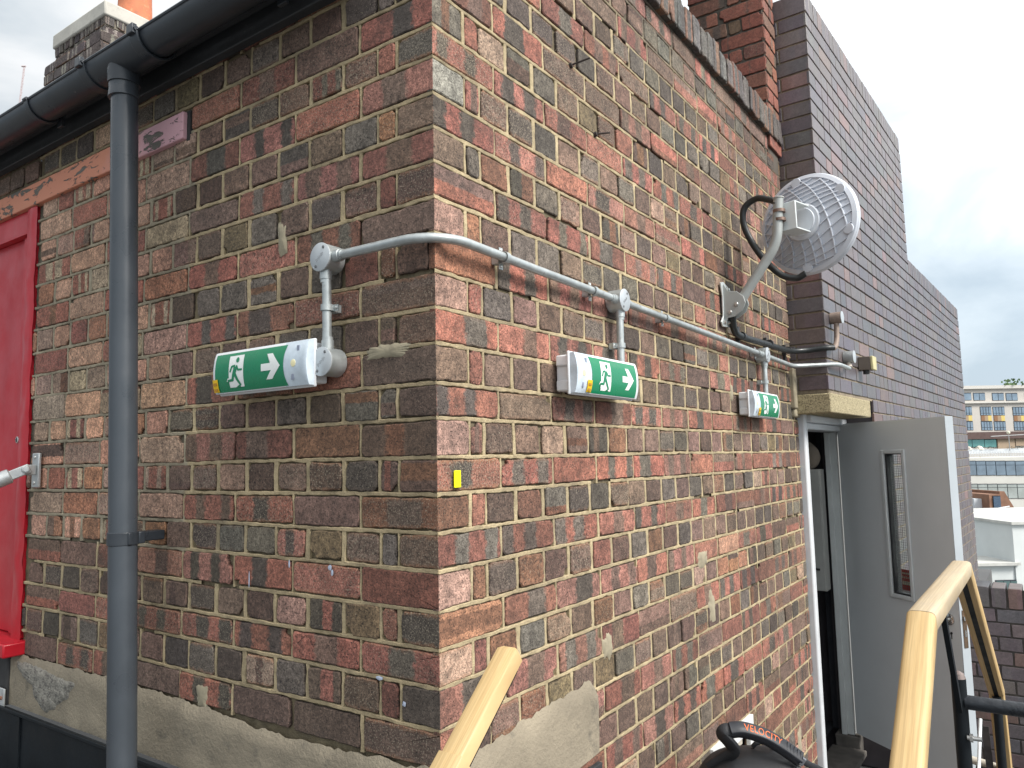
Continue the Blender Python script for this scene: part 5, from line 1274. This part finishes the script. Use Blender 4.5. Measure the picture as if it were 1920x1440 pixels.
# tower crane at the far left
cr = thing('tower_crane', tuple(far(-140, 200, -10)), 'slender tower crane mast far behind the small chimney at the left', 'crane')
mb = MB(); K6 = 200/1426.4
def cp(px, py_): return far((px-960)*K6, 200, (888-py_)*K6)
a, b = cp(-6, 330), cp(13, 100)
for o_ in (0, 4.5): mb.tube([a+RGT*o_*K6*.6, b+RGT*o_*K6*.5], .085, 6)
for i in range(26):
    t0, t1 = i/26, (i+1)/26; p = a.lerp(b, t0)+RGT*(0 if i % 2 else .5); q = a.lerp(b, t1)+RGT*(.5 if i % 2 else 0); mb.tube([p, q], .05, 5)
mb.build('mast', M('crane_paint', (.45, .36, .36), .6, bump=0), cr)
mb = MB(); mb.tube([cp(9, 99), cp(17, 99)], .22, 8); mb.build('mast_head', M('crane_paint', (0, 0, 0)), cr)

# ---------------------------------------------------------------- setting
mb = MB(); mb.box((-9, -9, FLOOR-.3), (4.0, 4.04, FLOOR)); mb.box((-9, 4.041, FLOOR-.3), (.2, 12, FLOOR)); struct(mb.build('roof_deck', M('grey_roof_felt', (.10, .10, .10), .9, amp=.2, scale=2, bump=.5, bscale=40), None))
mb = MB(); mb.add([(-1500, -1500, GROUND), (1500, -1500, GROUND), (1500, 1500, GROUND), (-1500, 1500, GROUND)], [(0, 1, 2, 3)]); struct(mb.build('ground', M('street_ground', (.14, .14, .135), .9, amp=.3, scale=.02, bump=0), None))

# ---------------------------------------------------------------- sky, sun, camera
W = bpy.data.worlds.new('World'); scene.world = W; W.use_nodes = True; nt = W.node_tree; bg = nt.nodes['Background']
SUN_AZ, SUN_EL = R(93), R(42)      # azimuth from +Y clockwise: from the right of the right face
sky = nt.nodes.new('ShaderNodeTexSky'); sky.sky_type = 'NISHITA'; sky.sun_disc = False; sky.sun_elevation = SUN_EL; sky.sun_rotation = SUN_AZ; sky.air_density = 1.2; sky.dust_density = 2
tc = nt.nodes.new('ShaderNodeTexCoord'); mp = nt.nodes.new('ShaderNodeMapping'); mp.inputs['Scale'].default_value = (1, 1, 2.6); mp.inputs['Location'].default_value = (.32, .11, .4)
nt.links.new(tc.outputs['Generated'], mp.inputs[0])
nz = nt.nodes.new('ShaderNodeTexNoise'); nz.inputs['Scale'].default_value = 2.3; nz.inputs['Detail'].default_value = 6; nz.inputs['Roughness'].default_value = .52; nz.inputs['Distortion'].default_value = .35
nt.links.new(mp.outputs[0], nz.inputs['Vector'])
rp = nt.nodes.new('ShaderNodeValToRGB'); e = rp.color_ramp.elements
e[0].position, e[0].color = .30, (4.5, 5.4, 6.2, 1); e[1].position, e[1].color = .64, (10.5, 10.7, 10.8, 1)
m_ = e.new(.48); m_.color = (6.6, 7.4, 8.0, 1)
sx_ = nt.nodes.new('ShaderNodeSeparateXYZ'); nt.links.new(tc.outputs['Generated'], sx_.inputs[0])
ma = nt.nodes.new('ShaderNodeMath'); ma.operation = 'MULTIPLY_ADD'; ma.inputs[1].default_value = .62; ma.inputs[2].default_value = -.20; nt.links.new(sx_.outputs[2], ma.inputs[0])
mb_ = nt.nodes.new('ShaderNodeMath'); mb_.operation = 'ADD'; nt.links.new(ma.outputs[0], mb_.inputs[0]); nt.links.new(nz.outputs['Fac'], mb_.inputs[1])
nt.links.new(mb_.outputs[0], rp.inputs[0])
mx = nt.nodes.new('ShaderNodeMix'); mx.data_type = 'RGBA'; mx.inputs[0].default_value = .90
nt.links.new(sky.outputs[0], mx.inputs[6]); nt.links.new(rp.outputs[0], mx.inputs[7]); dt = nt.nodes.new('ShaderNodeVectorMath'); dt.operation = 'DOT_PRODUCT'; dt.inputs[1].default_value = (.88, .22, .42); nt.links.new(tc.outputs['Generated'], dt.inputs[0])
gm = nt.nodes.new('ShaderNodeMath'); gm.operation = 'MULTIPLY_ADD'; gm.inputs[1].default_value = .42; gm.inputs[2].default_value = .92; nt.links.new(dt.outputs['Value'], gm.inputs[0])   # overcast is brighter towards the veiled sun
vm = nt.nodes.new('ShaderNodeVectorMath'); vm.operation = 'SCALE'; nt.links.new(mx.outputs[2], vm.inputs[0]); nt.links.new(gm.outputs[0], vm.inputs['Scale']); nt.links.new(vm.outputs[0], bg.inputs['Color']); bg.inputs['Strength'].default_value = .1
sl = bpy.data.lights.new('sun', 'SUN'); sl.energy = 3.3; sl.angle = R(20); sl.color = (1, .96, .90); so = bpy.data.objects.new('sun', sl); COL.objects.link(so)
sd = Vector((math.sin(SUN_AZ)*math.cos(SUN_EL), math.cos(SUN_AZ)*math.cos(SUN_EL), math.sin(SUN_EL))); so.rotation_euler = sd.to_track_quat('Z', 'Y').to_euler()
cd = bpy.data.cameras.new('camera'); co = bpy.data.objects.new('camera', cd); COL.objects.link(co); scene.camera = co
cd.sensor_fit = 'HORIZONTAL'; cd.sensor_width = 36; cd.lens = 1426.4/1920*36; cd.clip_start = .05; cd.clip_end = 5000
pt, rl = .0980674, -.0215290
Fv = Vector((-math.sin(yaw)*math.cos(pt), math.cos(yaw)*math.cos(pt), math.sin(pt))); Rv = RGT.copy(); Uv = Rv.cross(Fv)
R2 = Rv*math.cos(rl)+Uv*math.sin(rl); U2 = -Rv*math.sin(rl)+Uv*math.cos(rl)
co.matrix_world = Matrix(((R2.x, U2.x, -Fv.x, CAMP.x), (R2.y, U2.y, -Fv.y, CAMP.y), (R2.z, U2.z, -Fv.z, CAMP.z), (0, 0, 0, 1)))
scene.view_settings.view_transform = 'Standard'; scene.view_settings.look = 'None'; scene.view_settings.exposure = 0.47; scene.view_settings.gamma = 1
